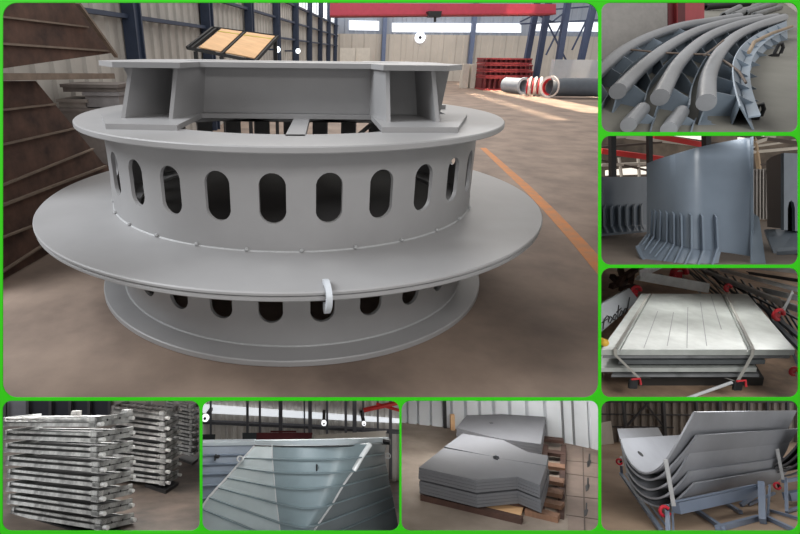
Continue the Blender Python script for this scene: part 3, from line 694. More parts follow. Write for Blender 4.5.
# shell segment on the right
t = thing('shell_segment', 'upright steel shell segment with dark inner face and slotted pale front at right', 'steel shell', q(740, 400, 2.9))
mb = MB(); mb.ribbon([q(*p, d) for p, d in (((678, 112), 3.3), ((700, 95), 3.15), ((737, 82), 2.95))], [q(*p, d) for p, d in (((682, 372), 3.3), ((700, 374), 3.15), ((737, 378), 2.95))], FW*.02); mb.build('side_face', mat('dark_steel_face', (44, 46, 52), .5, var=.1), t)
mb = MB(); F_ = lambda X, Y: q(X, Y, 2.94+.1*(X-737)/60)
slot = [(752, 385), (752, 300), (757, 275), (766, 268), (775, 276), (780, 300), (781, 388)]
mb.slab([F_(*p) for p in [(737, 82), (830, 86), (830, 395), (781, 388)]+slot[::-1][1:]+[(737, 384)]], FW*.02); mb.build('front_face', BLUEGREY, t)
mb = MB(); mb.slab([q(755, 250, 3.06), q(790, 250, 3.08), q(790, 400, 3.08), q(755, 400, 3.06)], FW*.02); mb.build('slot_back', BLACK, t)
mb = MB(); mb.slab([q(660, 382, 3.1), q(790, 378, 3.1), q(830, 470, 2.72), q(704, 492, 2.72)], -n2*.015); mb.build('foot_plate', BLUEGREY, t)
mb = MB(); mb.slab([q(708, 470, 2.72), q(830, 462, 2.72), q(830, 474, 2.70), q(708, 484, 2.70)], n2*.02); mb.build('foot_lip', BLUEGREY, t)

# ------------------------------------------------------------------ galvanised panels strapped in a stack
q = comp('galv', 596, 264, .2586); n3 = upvec(134)
D3 = lambda Y: 1/(.000418*(Y+503))
mb = MB(); mb.slab([q(-10, 560, D3(560)), q(820, 560, D3(560)), q(820, -20, D3(-20)), q(-10, -20, D3(-20))], -n3*.02)
struct('floor', mb, mat('tan_yard_floor', (186, 156, 130), .8, var=.10, scale=4, c2=(110, 92, 78)))
mb = MB(); mb.slab([q(-10, 8, D3(8)-.01), q(820, 8, D3(8)-.01), q(820, -60, D3(8)-.01), q(-10, -60, D3(8)-.01)], FW*.02); struct('wall_back', mb, mat('dark_back_partition', (62, 60, 62)))
FL, FR, BL_, BR_ = q(20, 331, 2.32), q(770, 331, 2.32), q(175, 115, 3.12), q(585, 115, 3.12)
vL, vR = BL_-FL, BR_-FR
U3 = lambda u, v: FL.lerp(FR, u).lerp(BL_.lerp(BR_, u), v)
t = thing('galvanised_sheet', 'topmost pale galvanised panel of the strapped stack, grooves on its face', 'steel panel', U3(.5, .5)-n3*.03, 'strapped galvanised panels')
GT = mat('bright_galvanised_sheet', (184, 188, 184), .34, metal=.25, var=.14, scale=7, detail=6)
us = [0, .095, .105, .745, .757, 1]
mb = MB()
for a, b in ((0, .094), (.104, .752), (.764, 1)):
    mb.slab([U3(a, 0), U3(b, 0), U3(b, 1), U3(a, 1)], -n3*.028)
mb.slab([U3(0, .002)-n3*.01, U3(1, .002)-n3*.01, U3(1, 1)-n3*.01, U3(0, 1)-n3*.01], -n3*.018)
mb.build('face_sheet', GT, t)
for u, v0, v1 in ((.215, .02, .62), (.335, .05, .6), (.44, .02, .7), (.545, .05, .8), (.65, .3, .95)):
    mb = MB(); mb.slab([U3(u, v0), U3(u+.004, v0), U3(u+.004, v1), U3(u, v1)], n3*.0012); mb.build('seam_line', DARKGALV, t)
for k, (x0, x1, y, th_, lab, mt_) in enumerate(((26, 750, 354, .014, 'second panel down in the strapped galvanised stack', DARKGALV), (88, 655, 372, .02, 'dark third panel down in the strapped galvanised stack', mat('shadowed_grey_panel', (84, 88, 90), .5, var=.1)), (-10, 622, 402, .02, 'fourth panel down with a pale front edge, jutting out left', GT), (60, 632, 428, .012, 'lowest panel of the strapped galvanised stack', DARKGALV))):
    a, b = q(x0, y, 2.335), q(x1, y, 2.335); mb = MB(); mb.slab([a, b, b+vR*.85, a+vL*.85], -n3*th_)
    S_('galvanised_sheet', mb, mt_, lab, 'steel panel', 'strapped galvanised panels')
mb = MB(); a, b = q(170, 440, 2.45), q(650, 440, 2.45); mb.slab([a, b, b+vR*.7, a+vL*.7], -n3*.075)
S_('timber_cradle', mb, mat('dark_cradle', (52, 50, 48), .7, var=.1), 'dark low cradle under the strapped galvanised stack', 'cradle')
STR = mat('grey_ratchet_strap', (150, 148, 142), .7, var=.1)
for pts, lab, rx in (([(205, 118, 3.1), (72, 332, 2.31), (74, 352, 2.31), (165, 440, 2.3), (205, 440, 2.35)], 'grey strap around the left end of the galvanised stack', (150, 465)), ([(500, 118, 3.1), (605, 332, 2.31), (603, 352, 2.31), (545, 455, 2.3), (500, 440, 2.35)], 'grey strap around the right end of the galvanised stack', (556, 472))):
    t = thing('ratchet_strap', lab, 'strap', q(rx[0], rx[1]+20, 2.3), 'ratchet straps on the stack')
    mb = MB(); P_ = [q(*p) for p in pts]; wv = RT*.014
    P_[0] = P_[0]+n3*.004; P_[1] = P_[1]+n3*.004
    mb.ribbon([p-wv*.5 for p in P_], [p+wv*.5 for p in P_], [n3*.003, n3*.003-FW*.003, -FW*.004, -FW*.004, -FW*.004]); mb.build('webbing', STR, t)
    c = q(rx[0], rx[1], 2.29); mb = MB(); mb.obox(c-RT*.02-n3*.024, RT*.036, n3*.045, FW*.02); mb.tube([c-RT*.022-n3*.02, c-RT*.022+n3*.022], .006, 8); mb.build('ratchet', BLACK, t, bevel=.003)
    mb = MB(); mb.tube([c-RT*.022+n3*.026-FW*.005, c+RT*.016+n3*.03-FW*.006, c+RT*.024-n3*.0-FW*.006], .005, 8); mb.build('handle', RED, t)
mb = MB(); mb.tube([q(350, 520, 2.27), q(525, 458, 2.3)], .007, 8); S_('steel_rod', mb, STEELEDGE, 'thin steel rod leaning diagonally below the galvanised stack', 'rod')
t = thing('marked_sheet', 'grey panel with black hand written scribble leaning behind the stack at left', 'steel panel', q(20, 268, 3.0))
pq = [q(-12, 175, 2.95), q(130, 94, 3.3), q(166, 140, 3.1), q(-12, 290, 2.75)]
pnm = (pq[1]-pq[0]).cross(pq[3]-pq[0]).normalized(); pq[2] = onplane(596+166*.2586, 264+140*.2586, pq[0], pnm)
mb = MB(); mb.slab(pq, FW*.02); mb.build('sheet', mat('panel_grey_face', (150, 154, 158), .5, var=.06), t)
pnm = (pq[1]-pq[0]).cross(pq[3]-pq[0]).normalized()
if pnm.dot(FW) > 0: pnm = -pnm
def onp(X, Y): return onplane(596+X*.2586, 264+Y*.2586, pq[0]+pnm*.006, pnm)
for st in ([(30, 232), (32, 215), (44, 200), (52, 204)], [(24, 226), (44, 212)], [(30, 232), (28, 250)], [(52, 208), (48, 224), (56, 226), (63, 210), (57, 202), (52, 208)], [(69, 200), (65, 214), (73, 216), (79, 200), (74, 193), (69, 200)], [(84, 206), (88, 160)], [(80, 186), (98, 170)], [(94, 190), (90, 202), (98, 202), (104, 184), (98, 180), (94, 190)], [(108, 180), (106, 192), (114, 190), (119, 172), (112, 172), (108, 180)], [(120, 182), (130, 130)]):
    mb = MB(); mb.tube([onp(*p) for p in st], .0034, 6); mb.build('scribble', BLACK, t)
t = thing('yellow_cap', 'small yellow fitting at the left corner of the galvanised stack', 'fitting', q(32, 322, 2.29)); mb = MB(); mb.ball(q(34, 304, 2.29)+n3*.0, .018, 12); mb.build('knob', mat('yellow_plastic', (222, 178, 60), .5, var=.08), t)
mb = MB(); c = q(22, 300, 2.3); mb.obox(c-RT*.012-n3*.014, RT*.02, n3*.03, FW*.02); mb.build('clip', mat('yellow_plastic', (222, 178, 60)), t)
# scrap bundle and piled beams behind
for i in range(9):
    random.seed(40+i); a = (55+random.random()*90, 45+random.random()*60); ang = random.random()*2.5
    b = (a[0]+55*math.cos(ang), a[1]-28*math.sin(ang)-8); mb = MB(); mb.beam(q(*a, 3.75), q(*b, 3.85), .035)
    S_('scrap_bar', mb, RUST, 'rusty scrap bar in the heap at the upper left corner behind the marked panel', 'scrap bar', 'rusty scrap heap')
BEAMS = [((160, 58), (425, 106), 24, 3.45, 3.3, 1, 'long pale beam lying right behind the marked panel'), ((165, 52), (255, 8), 20, 3.4, 3.9, 1, 'short pale beam crossing the upper left of the beam pile'),
         ((250, 40), (330, 85), 15, 3.7, 3.4, 0, 'dark bar tucked behind the long pale beam'), ((322, 36), (395, 102), 16, 3.8, 3.4, 1, 'pale bar beside the red patch in the beam pile'), ((345, 12), (470, 112), 11, 4.1, 3.35, 0, 'leftmost of the dark diagonal bars behind the stack'),
         ((372, 10), (505, 112), 10, 4.1, 3.35, 1, 'second of the diagonal bars behind the stack'), ((396, 8), (540, 114), 11, 4.1, 3.35, 0, 'third of the diagonal bars behind the stack'), ((424, 8), (590, 118), 12, 4.1, 3.3, 0, 'fourth of the diagonal bars behind the stack'),
         ((405, 18), (700, 135), 24, 3.9, 3.0, 1, 'broad pale beam running down over the diagonal bars'), ((470, 14), (775, 92), 16, 3.9, 3.1, 1, 'pale beam below the topmost one at upper right'), ((560, 14), (800, 36), 22, 3.9, 3.4, 1, 'topmost pale beam at the upper right corner'), ((585, 30), (800, 62), 10, 3.8, 3.3, 0, 'dark bar under the topmost beam at upper right'),
         ((640, 92), (800, 128), 16, 3.4, 3.0, 1, 'pale beam in the middle of the right beam pile'), ((680, 130), (800, 172), 22, 3.2, 2.9, 1, 'pale beam with torn end in the right beam pile'), ((600, 122), (800, 225), 20, 3.3, 2.9, 0, 'dark beam going down right of the stacked panels'), ((620, 150), (800, 300), 18, 3.2, 2.85, 0, 'second dark beam going down right of the stacked panels'),
         ((670, 215), (800, 345), 18, 3.0, 2.75, 0, 'third dark beam going down right of the stacked panels'), ((725, 180), (760, 110), 9, 2.95, 3.1, 1, 'thin pale strut standing across the right beam pile'), ((740, 300), (800, 430), 14, 2.8, 2.5, 0, 'lowest dark beam at the right beside the stack corner')]
for i in range(13):
    f = i/12; a = (lerp(338, 720, f), lerp(14, 150, f*f)); b = (lerp(455, 830, f), lerp(118, 330, f))
    BEAMS.append((a, b, 9, 4.1-.9*f, 3.45-.65*f, 2, 'dark thin bar packed among the diagonal bars behind the stack'))
for a, b, w_, da, db, li, lab in BEAMS:
    mb = MB(); A_, B_ = q(*a, da), q(*b, db); s_ = w_*.2586*min(da, db)/500
    d = (B_-A_).normalized(); x = d.cross(FW).normalized()
    mb.bar(A_, B_, x*s_*.4, FW*s_*1.2); mb.bar(A_+x*s_*.6-FW*s_*.4, B_+x*s_*.6-FW*s_*.4, x*s_*1.5, FW*s_*.3)
    S_('steel_angle_beam', mb, mat('pale_galvanised_angle', (214, 216, 216), .4, metal=.15, var=.10, scale=14) if li == 1 else mat('dark_angle_steel', (70, 74, 80), .5, metal=.2, var=.15), lab, 'steel beam', 'piled beams behind the stack')
for i, (X, Y, d, s_, lab) in enumerate(((322, 38, 3.7, 26, 'large red clamp in the beam pile at the top'), (156, 104, 3.3, 16, 'red clamp behind the tip of the marked panel'), (510, 92, 3.2, 12, 'small red clamp just behind the back edge of the stack'), (706, 196, 2.85, 18, 'red clamp in the beam pile on the right'), (766, 415, 2.4, 14, 'red clamp at the lower right edge'))):
    c = q(X, Y, d); r = s_*.2586*d/500; mb = MB(); mb.tube([c+RT*r*math.cos(a_)+n3*r*math.sin(a_)*1.1 for a_ in [k*.55 for k in range(10)]], r*.42, 8); mb.obox(c-RT*r*.5-n3*r*.6, RT*r, n3*r*.9, FW*r*.5)
    S_('ratchet_clamp', mb, RED, lab, 'clamp', 'red clamps')

# ------------------------------------------------------------------ curved plates on a frame
q = comp('curved', 596, 396, .2586); yh4 = 396-40*.2586; n4 = upvec(yh4)
D4 = lambda Y: 2.3*570/(Y+40)
mb = MB(); mb.slab([q(-10, 560, D4(560)), q(820, 560, D4(560)), q(820, 150, D4(150)), q(-10, 150, D4(150))], -n4*.02)
struct('floor', mb, mat('sandy_concrete', (176, 152, 130), .8, var=.08, scale=3))
dW = D4(178); mb = MB(); pr = []
for i in range(28):
    X = -20+i*30; pr += [q(X, 0, dW), q(X+14, 0, dW), q(X+17, 0, dW-.04), q(X+28, 0, dW-.04)]
k_ = q(0, 184, dW)-q(0, 0, dW); k2_ = q(0, -30, dW)-q(0, 0, dW)
mb.ribbon([p+k2_ for p in pr], [p+k_ for p in pr], FW*.02); struct('wall_back', mb, mat('taupe_cladding', (136, 128, 120), .7, var=.06))
for i, (a, b, w_) in enumerate((((103, 10), (118, 150), 9), ((258, 10), (266, 160), 11), ((385, -10), (388, 60), 9), ((475, -10), (476, 60), 12), ((586, -10), (588, 60), 8), ((660, -10), (662, 60), 8), ((738, -10), (740, 60), 9), ((120, 115), (205, 22), 6), ((185, 22), (255, 110), 6), ((20, 20), (780, 20), 8), ((20, 70), (380, 74), 4), ((20, 118), (300, 122), 4))):
    mb = MB(); mb.beam(q(*a, dW-.1), q(*b, dW-.1), w_*.2586*dW/500); struct('trim_%d' % (60+i), mb, mat('dark_frame_column', (66, 66, 68), .6, var=.08))
mb = MB(); mb.slab([q(14, 104, 4.9), q(58, 96, 4.9), q(70, 184, 4.9), q(14, 190, 4.9)], (q(40, 150, 5.3)-q(40, 150, 4.9))); S_('pale_cabinet', mb, PALE, 'pale box standing against the back wall at the left edge', 'box')
PL = mat('satin_grey_plate', (150, 153, 160), .45, var=.04, scale=8)
deps = [2.78, 2.68, 2.6, 2.54, 2.5, 2.5, 2.52, 2.55]
crv = [[(95, 165), (115, 225), (150, 275), (190, 296), (235, 280), (275, 235), (320, 160), (375, 60)], [(100, 190), (118, 250), (155, 298), (200, 320), (245, 308), (290, 265), (340, 210), (385, 150)],
       [(105, 215), (122, 280), (160, 335), (205, 358), (250, 348), (290, 318), (330, 265), (355, 215)], [(112, 240), (130, 315), (170, 370), (215, 392), (260, 385), (300, 355), (335, 318), (355, 290)],
       [(120, 265), (140, 345), (180, 398), (240, 424), (280, 418), (310, 398), (345, 365), (375, 335)]]
far = [(770, 55), (770, 120), (735, 170), (730, 228), (735, 265)]
v1 = q(770, 55, 3.3)-q(375, 60, 2.55)
nm = ['topmost', 'second', 'third', 'fourth', 'lowest']
for c, f, lab in zip(crv, far, nm):
    A_ = path([q(X, Y, d) for (X, Y), d in zip(c, deps)], 28); vv = v1*{'topmost': 1, 'second': 1, 'third': .965, 'fourth': .95, 'lowest': .93}[lab]
    th = []
    for i in range(len(A_)):
        tg = (A_[min(i+1, 28)]-A_[max(i-1, 0)]).normalized(); th.append(tg.cross(vv).normalized()*.009)
    if th[10].dot(n4) > 0: th = [-x for x in th]
    mb = MB(); mb.ribbon(A_, [p+vv for p in A_], th)
    t = S_('curved_plate', mb, PL, ('topmost' if lab == 'topmost' else lab if lab == 'lowest' else lab+' from top')+' grey curved plate in the nested stack on the frame', 'curved plate', 'nested curved plates', sharp=35)
    if lab == 'topmost':
        i = 4; c0 = A_[4].lerp(A_[5], .3)+vv*.10; nn = -th[4].normalized(); mb = MB(); mb.disc(c0+nn*.0005, nn, .017, .001, 16); mb.build('lifting_hole', BLACK, t)
mb = MB(); mb.slab([q(82, 126, 3.0), q(240, 122, 3.55), q(262, 160, 3.4), q(92, 164, 2.85)], -n4*.01); S_('curved_plate', mb, PL, 'raised back edge of a plate behind the nested stack at left', 'curved plate', 'nested curved plates')
FRM = mat('blue_grey_frame_paint', (128, 142, 164), .45, var=.05)
t = thing('plate_cradle', 'blue grey welded steel frame carrying the nested curved plates', 'steel frame', q(275, 515, 2.4))
def fb(name, a, da, b, db, w_, mt_=FRM, h_=None, cap=None):
    da, db = min(da, D4(a[1])-.045), min(db, D4(b[1])-.045)
    mb = MB(); A_, B_ = q(*a, da), q(*b, db); s_ = w_*.2586*min(da, db)/500; d = (B_-A_).normalized(); y = (n4-d*n4.dot(d)).normalized() if abs(n4.dot(d)) < .9 else RT; x = d.cross(y)
    mb.bar(A_, B_, x*s_*.7, y*s_*.7) if not h_ else mb.bar(A_, B_, x*s_*.8, y*s_)
    return mb.build(name, mt_, t)
fb('top_rail', (308, 432), 2.42, (632, 362), 2.72, 40, h_=1); fb('top_rail', (300, 408), 2.40, (640, 340), 2.72, 8)
fb('post', (640, 338), 2.70, (645, 485), 2.62, 30); fb('post', (672, 345), 2.78, (664, 470), 2.75, 10)
fb('base_rail', (96, 300), 3.35, (252, 520), 2.34, 22); fb('base_rail', (115, 300), 3.4, (285, 520), 2.36, 8)
fb('post', (275, 425), 2.4, (280, 530), 2.32, 22); fb('post', (96, 255), 3.3, (100, 305), 3.35, 12); fb('post', (296, 450), 2.42, (300, 530), 2.34, 10)
fb('lower_rail', (470, 512), 2.40, (632, 470), 2.62, 26); fb('lower_rail', (640, 460), 2.64, (790, 530), 2.45, 22); fb('lower_rail', (665, 440), 2.8, (800, 478), 2.7, 14)
fb('diagonal_brace', (560, 422), 2.9, (632, 372), 2.85, 16); fb('diagonal_brace', (386, 440), 2.95, (492, 512), 2.6, 22); fb('diagonal_brace', (490, 405), 3.0, (560, 450), 2.8, 18); fb('diagonal_brace', (590, 420), 2.95, (690, 375), 2.95, 12)
t0 = t
t = thing('plate_cradle', 'second blue grey steel frame standing at the right edge', 'steel frame', q(740, 455, 2.75))
fb('top_rail', (722, 330), 2.85, (830, 312), 2.95, 16); fb('post', (734, 318), 2.83, (738, 450), 2.75, 14); fb('cross_rail', (738, 390), 2.82, (830, 372), 2.9, 40); fb('cross_rail', (740, 445), 2.78, (830, 420), 2.85, 14)
t = t0
for c, f, lab in zip([[(690, 262), (720, 245), (760, 205), (810, 140)], [(690, 275), (730, 262), (770, 230), (815, 175)], [(700, 292), (740, 280), (785, 252), (820, 220)], [(720, 308), (760, 298), (800, 280), (830, 262)]], (1, 2, 3, 4), ('topmost', 'second', 'third', 'lowest')):
    A_ = path([q(X, Y, 3.1) for X, Y in c], 12); mb = MB(); mb.ribbon(A_, [p+v1*.8 for p in A_], -n4*.01); S_('curved_plate', mb, mat('dark_plate_side', (70, 70, 74), .5, var=.1), lab+' curved plate of the partly hidden second stack at the right edge', 'curved plate', 'second stack of curved plates', sharp=40)
for a, b, lab, cl, d in (((268, 245), (300, 425), 'pale strap over the near side of the curved plates', (266, 446), 2.38), ((700, 205), (722, 322), 'pale strap over the far side of the curved plates', (701, 348), 2.8), ((96, 232), (99, 270), 'short strap at the left end of the curved plates', (90, 254), 3.2)):
    t = thing('ratchet_strap', lab, 'strap', q(*cl, d), 'straps on the curved plates')
    mb = MB(); w_ = RT*(.010 if d < 2.5 else .009); A_, B_ = q(*a, d+.03), q(*b, d); mb.ribbon([A_-w_, B_-w_], [A_+w_, B_+w_], -FW*.003); mb.build('webbing', STEELEDGE, t)
    c = q(*cl, d-.02); r = (.021 if d < 2.5 else .016); mb = MB(); mb.tube([c+RT*r*math.cos(a_)*1.1+n4*r*math.sin(a_) for a_ in [.6+k*.6 for k in range(10)]], r*.36, 8); mb.build('ratchet', mat('signal_red', (214, 40, 62), .45, var=.05), t)
    mb = MB(); mb.obox(c+RT*r*.6-n4*r, RT*r*.6, n4*r*2, FW*r*.8); mb.build('buckle', BLACK, t)
# ------------------------------------------------------------------ stacked galvanised frames (bottom left)
q = comp('frames', 0, 396, .2586); n5 = upvec(396-60*.2586)
D5 = lambda Y: 2.36*590/(Y+60)
mb = MB(); mb.slab([q(-40, 570, D5(570)), q(820, 570, D5(570)), q(820, 60, D5(60)), q(-40, 60, D5(60))], -n5*.02)
struct('floor', mb, mat('dark_stained_floor', (112, 98, 88), .6, var=.14, scale=4, c2=(60, 54, 50), detail=8))
dW = D5(95)
for i, (x0, x1, cc, nme) in enumerate(((-40, 108, (112, 112, 118), 'grey_screen'), (108, 424, (40, 42, 50), 'navy_screen'), (424, 830, (150, 142, 136), 'pale_far_wall'))):
    mb = MB(); mb.slab([q(x0, 100, dW-i*.02), q(x1, 100, dW-i*.02), q(x1, -40, dW-i*.02), q(x0, -40, dW-i*.02)], FW*.02); struct('wall_back', mb, mat(nme, cc, .6, var=.06))
for i, X in enumerate((20, 108, 196, 272, 345, 424)):
    mb = MB(); mb.beam(q(X, 95, dW-.1), q(X, -40, dW-.1), .05); struct('trim_%d' % (80+i), mb, mat('dark_frame_column', (66, 66, 68)))
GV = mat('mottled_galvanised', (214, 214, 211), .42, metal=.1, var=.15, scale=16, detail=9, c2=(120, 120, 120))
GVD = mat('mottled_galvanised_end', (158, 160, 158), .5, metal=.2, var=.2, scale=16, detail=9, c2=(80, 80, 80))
BOLT = mat('bright_pin', (214, 214, 212), .3, metal=.3, var=.05)
def frame(label, a, b, c, h, grp, detail=True, top=False):
    A_, B_, C_ = q(*a), q(*b), q(*c); D_ = A_+C_-B_; t = thing('galvanised_rack', label, 'steel frame', B_-n5*h, grp)
    eu = (B_-A_); ew = (C_-B_); u, w_ = eu.normalized(), ew.normalized(); dn = -n5
    def rail(nme, p0, p1, side, y0, y1, th, m_=GV):
        mb = MB(); mb.slab([p0+dn*y0, p1+dn*y0, p1+dn*y1, p0+dn*y1], side*th); return mb.build(nme, m_, t)
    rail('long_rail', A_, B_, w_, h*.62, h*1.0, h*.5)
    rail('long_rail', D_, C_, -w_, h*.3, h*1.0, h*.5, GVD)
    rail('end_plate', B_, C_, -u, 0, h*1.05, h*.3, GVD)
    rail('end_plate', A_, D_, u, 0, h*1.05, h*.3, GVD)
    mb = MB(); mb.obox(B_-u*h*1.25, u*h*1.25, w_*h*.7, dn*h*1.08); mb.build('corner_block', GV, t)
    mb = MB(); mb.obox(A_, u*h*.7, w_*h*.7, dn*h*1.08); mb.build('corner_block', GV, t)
    p0, p1 = A_+u*h*.9+w_*h*.25+dn*h*.2, B_-u*h*1.6+w_*h*.25+dn*h*.3
    mb = MB(); mb.tube([p0, p1], h*.17, 8); mb.ball(p1, h*.26, 8); mb.build('inner_rod', GV, t)
    mb = MB(); c0 = B_+w_*h*.3+dn*h*.75; mb.tube([c0-u*h*.2, c0+u*h*.75], h*.22, 10); mb.build('pin', BOLT, t)
    mb = MB(); c0 = C_-w_*h*.5+dn*h*.6; mb.tube([c0-u*h*.2, c0+u*h*.7], h*.2, 10); mb.build('pin', BOLT, t)
    if detail:
        for f in (.28, .62):
            mb = MB(); c0 = B_+ew*f+dn*h*.45; mb.disc(c0, u, h*.13, h*.03, 10); mb.build('bolt_hole', BLACK, t)
    mb = MB(); mb.slab([A_+dn*h*.45, B_+dn*h*.45, C_+dn*h*.45, D_+dn*h*.45], dn*h*.1); mb.build('deck_sheet', GVD if top else mat('gap_shade_grey', (34, 34, 34), .6, metal=.2, var=.2, scale=14), t)  # below the top frame the sheet is darkened to paint the gap shade
    if top:
        for k in range(9):
            p = A_.lerp(B_, .1+.085*k); mb = MB(); mb.obox(p+dn*h*.35+w_*h*.5, u*h*.55, ew-w_*h, dn*h*.2); mb.build('cross_slat', GV if k % 2 else GVD, t)
        mb = MB(); mb.obox(A_.lerp(D_, .45)+dn*h*.15, eu, w_*h*.5, dn*h*.25); mb.build('middle_rail', GV, t)
        for f in (.42, .93):
            mb = MB(); p = D_.lerp(C_, f); mb.obox(p-w_*h*.8-n5*-h*.3, u*h*1.2, w_*h*.8, dn*h*.9); mb.build('bracket', GV, t)
yl = [84, 132, 182, 232, 282, 332, 380, 427]; yc = [80, 140, 198, 256, 313, 368, 424, 478]; yr = [62, 118, 172, 230, 286, 340, 396, 452]
od = ['topmost', 'second', 'third', 'fourth', 'fifth', 'sixth', 'seventh', 'lowest']
random.seed(3)
for k in range(8):
    j = random.uniform(-6, 6); s_ = 1 if k % 2 else 0
    frame(('topmost' if k == 0 else 'lowest' if k == 7 else od[k]+' from top')+' galvanised frame in the nearest stack at the left', (12+k*4+j, yl[k], 2.72), (378+k*2+j, yc[k], 2.30), (517+j*.6, yr[k], 2.52), .044, 'frames in the nearest stack', True, k == 0)
yc2 = [62, 103, 145, 187, 228, 270, 312]
for k in range(7):
    frame(('topmost' if k == 0 else 'lowest' if k == 6 else od[k]+' from top')+' galvanised frame in the middle stack', (430, yc2[k]-24, 3.6), (640+random.uniform(-4, 4), yc2[k], 3.25), (692, yc2[k]-28, 3.55), .0495, 'frames in the middle stack', False, k == 0)
yc3 = [38, 66, 95, 124, 152, 180, 207]
for k in range(7):
    frame(('topmost' if k == 0 else 'lowest' if k == 6 else od[k]+' from top')+' galvanised frame in the farthest stack at the right', (640, yc3[k]-18, 4.6), (744+random.uniform(-3, 3), yc3[k], 4.25), (768, yc3[k]-14, 4.45), .048, 'frames in the farthest stack', False, k == 0)
for pts, d0, h, lab in (([(75, 462), (340, 540), (470, 520), (250, 440)], 2.5, .006, 'black skid under the nearest stack of frames'), ([(560, 352), (640, 380), (690, 345), (600, 325)], 3.0, .02, 'black skid under the middle stack of frames'), ([(690, 248), (744, 268), (766, 250), (720, 235)], 3.75, .02, 'black skid under the farthest stack of frames')):
    mb = MB(); mb.slab([q(X, Y, D5(Y)*1.0) for X, Y in pts], n5*h); S_('skid', mb, BLACK, lab, 'skid', 'black skids')

# ------------------------------------------------------------------ ribbed hopper
q = comp('hopper', 198, 396, .2586); n6 = upvec(430)
dW = 5.0; mb = MB(); pr = []
for i in range(30):
    X = -20+i*28; pr += [q(X, 0, dW), q(X+13, 0, dW), q(X+15, 0, dW-.03), q(X+26, 0, dW-.03)]
k_ = q(0, 330, dW)-q(0, 0, dW); k2_ = q(0, -30, dW)-q(0, 0, dW)
mb.ribbon([p+k2_ for p in pr], [p+k_ for p in pr], FW*.02); struct('wall_back', mb, mat('hazy_grey_cladding', (222, 218, 212), .7, var=.08))
mb = MB(); mb.slab([q(-20, 330, 5.0), q(820, 330, 5.0), q(820, 560, 2.4), q(-20, 560, 2.4)], -n6*.02); struct('floor', mb, mat('dark_stained_floor', (112, 98, 88)))
mb = MB(); mb.slab([q(-20, 28, dW-.06), q(820, 90, dW-.06), q(820, 106, dW-.06), q(-20, 62, dW-.06)], -FW*.01); struct('window_8', mb, glow('hopper_bay_daylight', (225, 230, 235), .9))
for i, (X, w_) in enumerate(((50, 7), (192, 9), (240, 8), (320, 14), (412, 6), (434, 14), (500, 8), (572, 9), (606, 14), (640, 7), (696, 7), (745, 10))):
    mb = MB(); mb.beam(q(X, 320, dW-.2), q(X-1, -30, dW-.2), w_*.2586*dW/500); struct('trim_%d' % (90+i), mb, mat('haze_column', (100, 102, 108), .6, var=.06))
for i, (a, b) in enumerate((((20, 100), (430, 118)), ((430, 118), (800, 140)))):
    mb = MB(); mb.beam(q(*a, dW-.13), q(*b, dW-.13), .03); struct('trim_%d' % (103+i), mb, mat('haze_column', (100, 102, 108)))
for X, Y, r, lab in ((30, 82, 13, 'round white lamp on the wall at the left above the ribbed hoppers'), (487, 102, 9, 'round white lamp on the wall above the middle of the hopper rim'), (641, 104, 7, 'small round white lamp on the wall at the right above the hopper')):
    mb = MB(); rr = r*.2586*dW/500; c = q(X, Y, dW-.3); mb.disc(c, -FW, rr, .03, 18); t = mb.build('wall_lamp', glow('lamp_face_hopper', (250, 252, 255), 1.3)); tag(t, lab, 'lamp', 'round wall lamps')
    mb = MB(); mb.disc(c-FW*.03, -FW, rr*.4, .01, 12); mb.build('lamp_center', mat('haze_column', (100, 102, 108)), t)
    mb = MB(); mb.beam(c+FW*.0, c+FW*.32, .03); mb.build('bracket', BLACK, t)
for a, b, w_, lab in (((640, 55), (800, 20), 12, 'red crane truss at the upper right above the hopper'), ((690, 30), (800, 62), 8, 'thin red crane bar crossing at the upper right above the hopper')):
    mb = MB(); mb.beam(q(*a, 4.6), q(*b, 4.6), w_*.2586*4.6/500); S_('crane_bar', mb, mat('bright_crane_red', (222, 52, 48)), lab, 'crane bar', 'red crane bars')
for x0, x1, y0, y1, d, m_, lab in ((224, 440, 142, 200, 4.0, mat('maroon_casting', (110, 48, 52), .7, var=.15), 'dark red steel block behind the hopper rim at left of center'), (280, 380, 134, 141, 4.2, mat('maroon_casting', (110, 48, 52)), 'dark red block stacked on top behind the hopper rim'), (172, 226, 142, 230, 3.9, mat('slate_block', (64, 70, 74), .6, var=.1), 'dark slate block behind the left end of the hopper rim'), (-20, 66, 148, 230, 4.1, mat('slate_block', (64, 70, 74)), 'dark block at the far left behind the smaller hopper'), (452, 726, 150, 200, 3.9, PALE, 'long pale panel stack behind the right half of the hopper rim')):
    a = q(x0, y0, d); mb = MB(); ex, ey = q(x1, y0 if x0 < 450 else y0-16, d)-a, q(x0, y1, d)-a
    vd = (a-EYE).normalized(); mb.obox(a, ex, ey, vd*.3); mb.obox(a-ex*.01-vd*.01, ex*1.02, ey*.12, vd*.32); S_('block_stack', mb, m_, lab, 'steel block', 'blocks behind the hopper')
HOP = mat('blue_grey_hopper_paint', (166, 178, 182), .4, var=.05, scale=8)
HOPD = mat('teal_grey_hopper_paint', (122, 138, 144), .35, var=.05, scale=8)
Lc = [(225, 188), (180, 237), (150, 273), (115, 313), (80, 350), (45, 388), (15, 430), (-30, 475), (-75, 520)]
C1 = [(287, 190), (288, 239), (292, 291), (297, 347), (303, 410), (313, 484), (322, 558), (330, 620), (338, 680)]
M1 = [(400, 192), (400, 242), (402, 294), (402, 355), (402, 428), (395, 502), (385, 580), (380, 640), (378, 690)]
M2 = [(550, 190), (540, 240), (528, 292), (510, 347), (480, 425), (430, 500), (400, 580), (392, 640), (388, 690)]
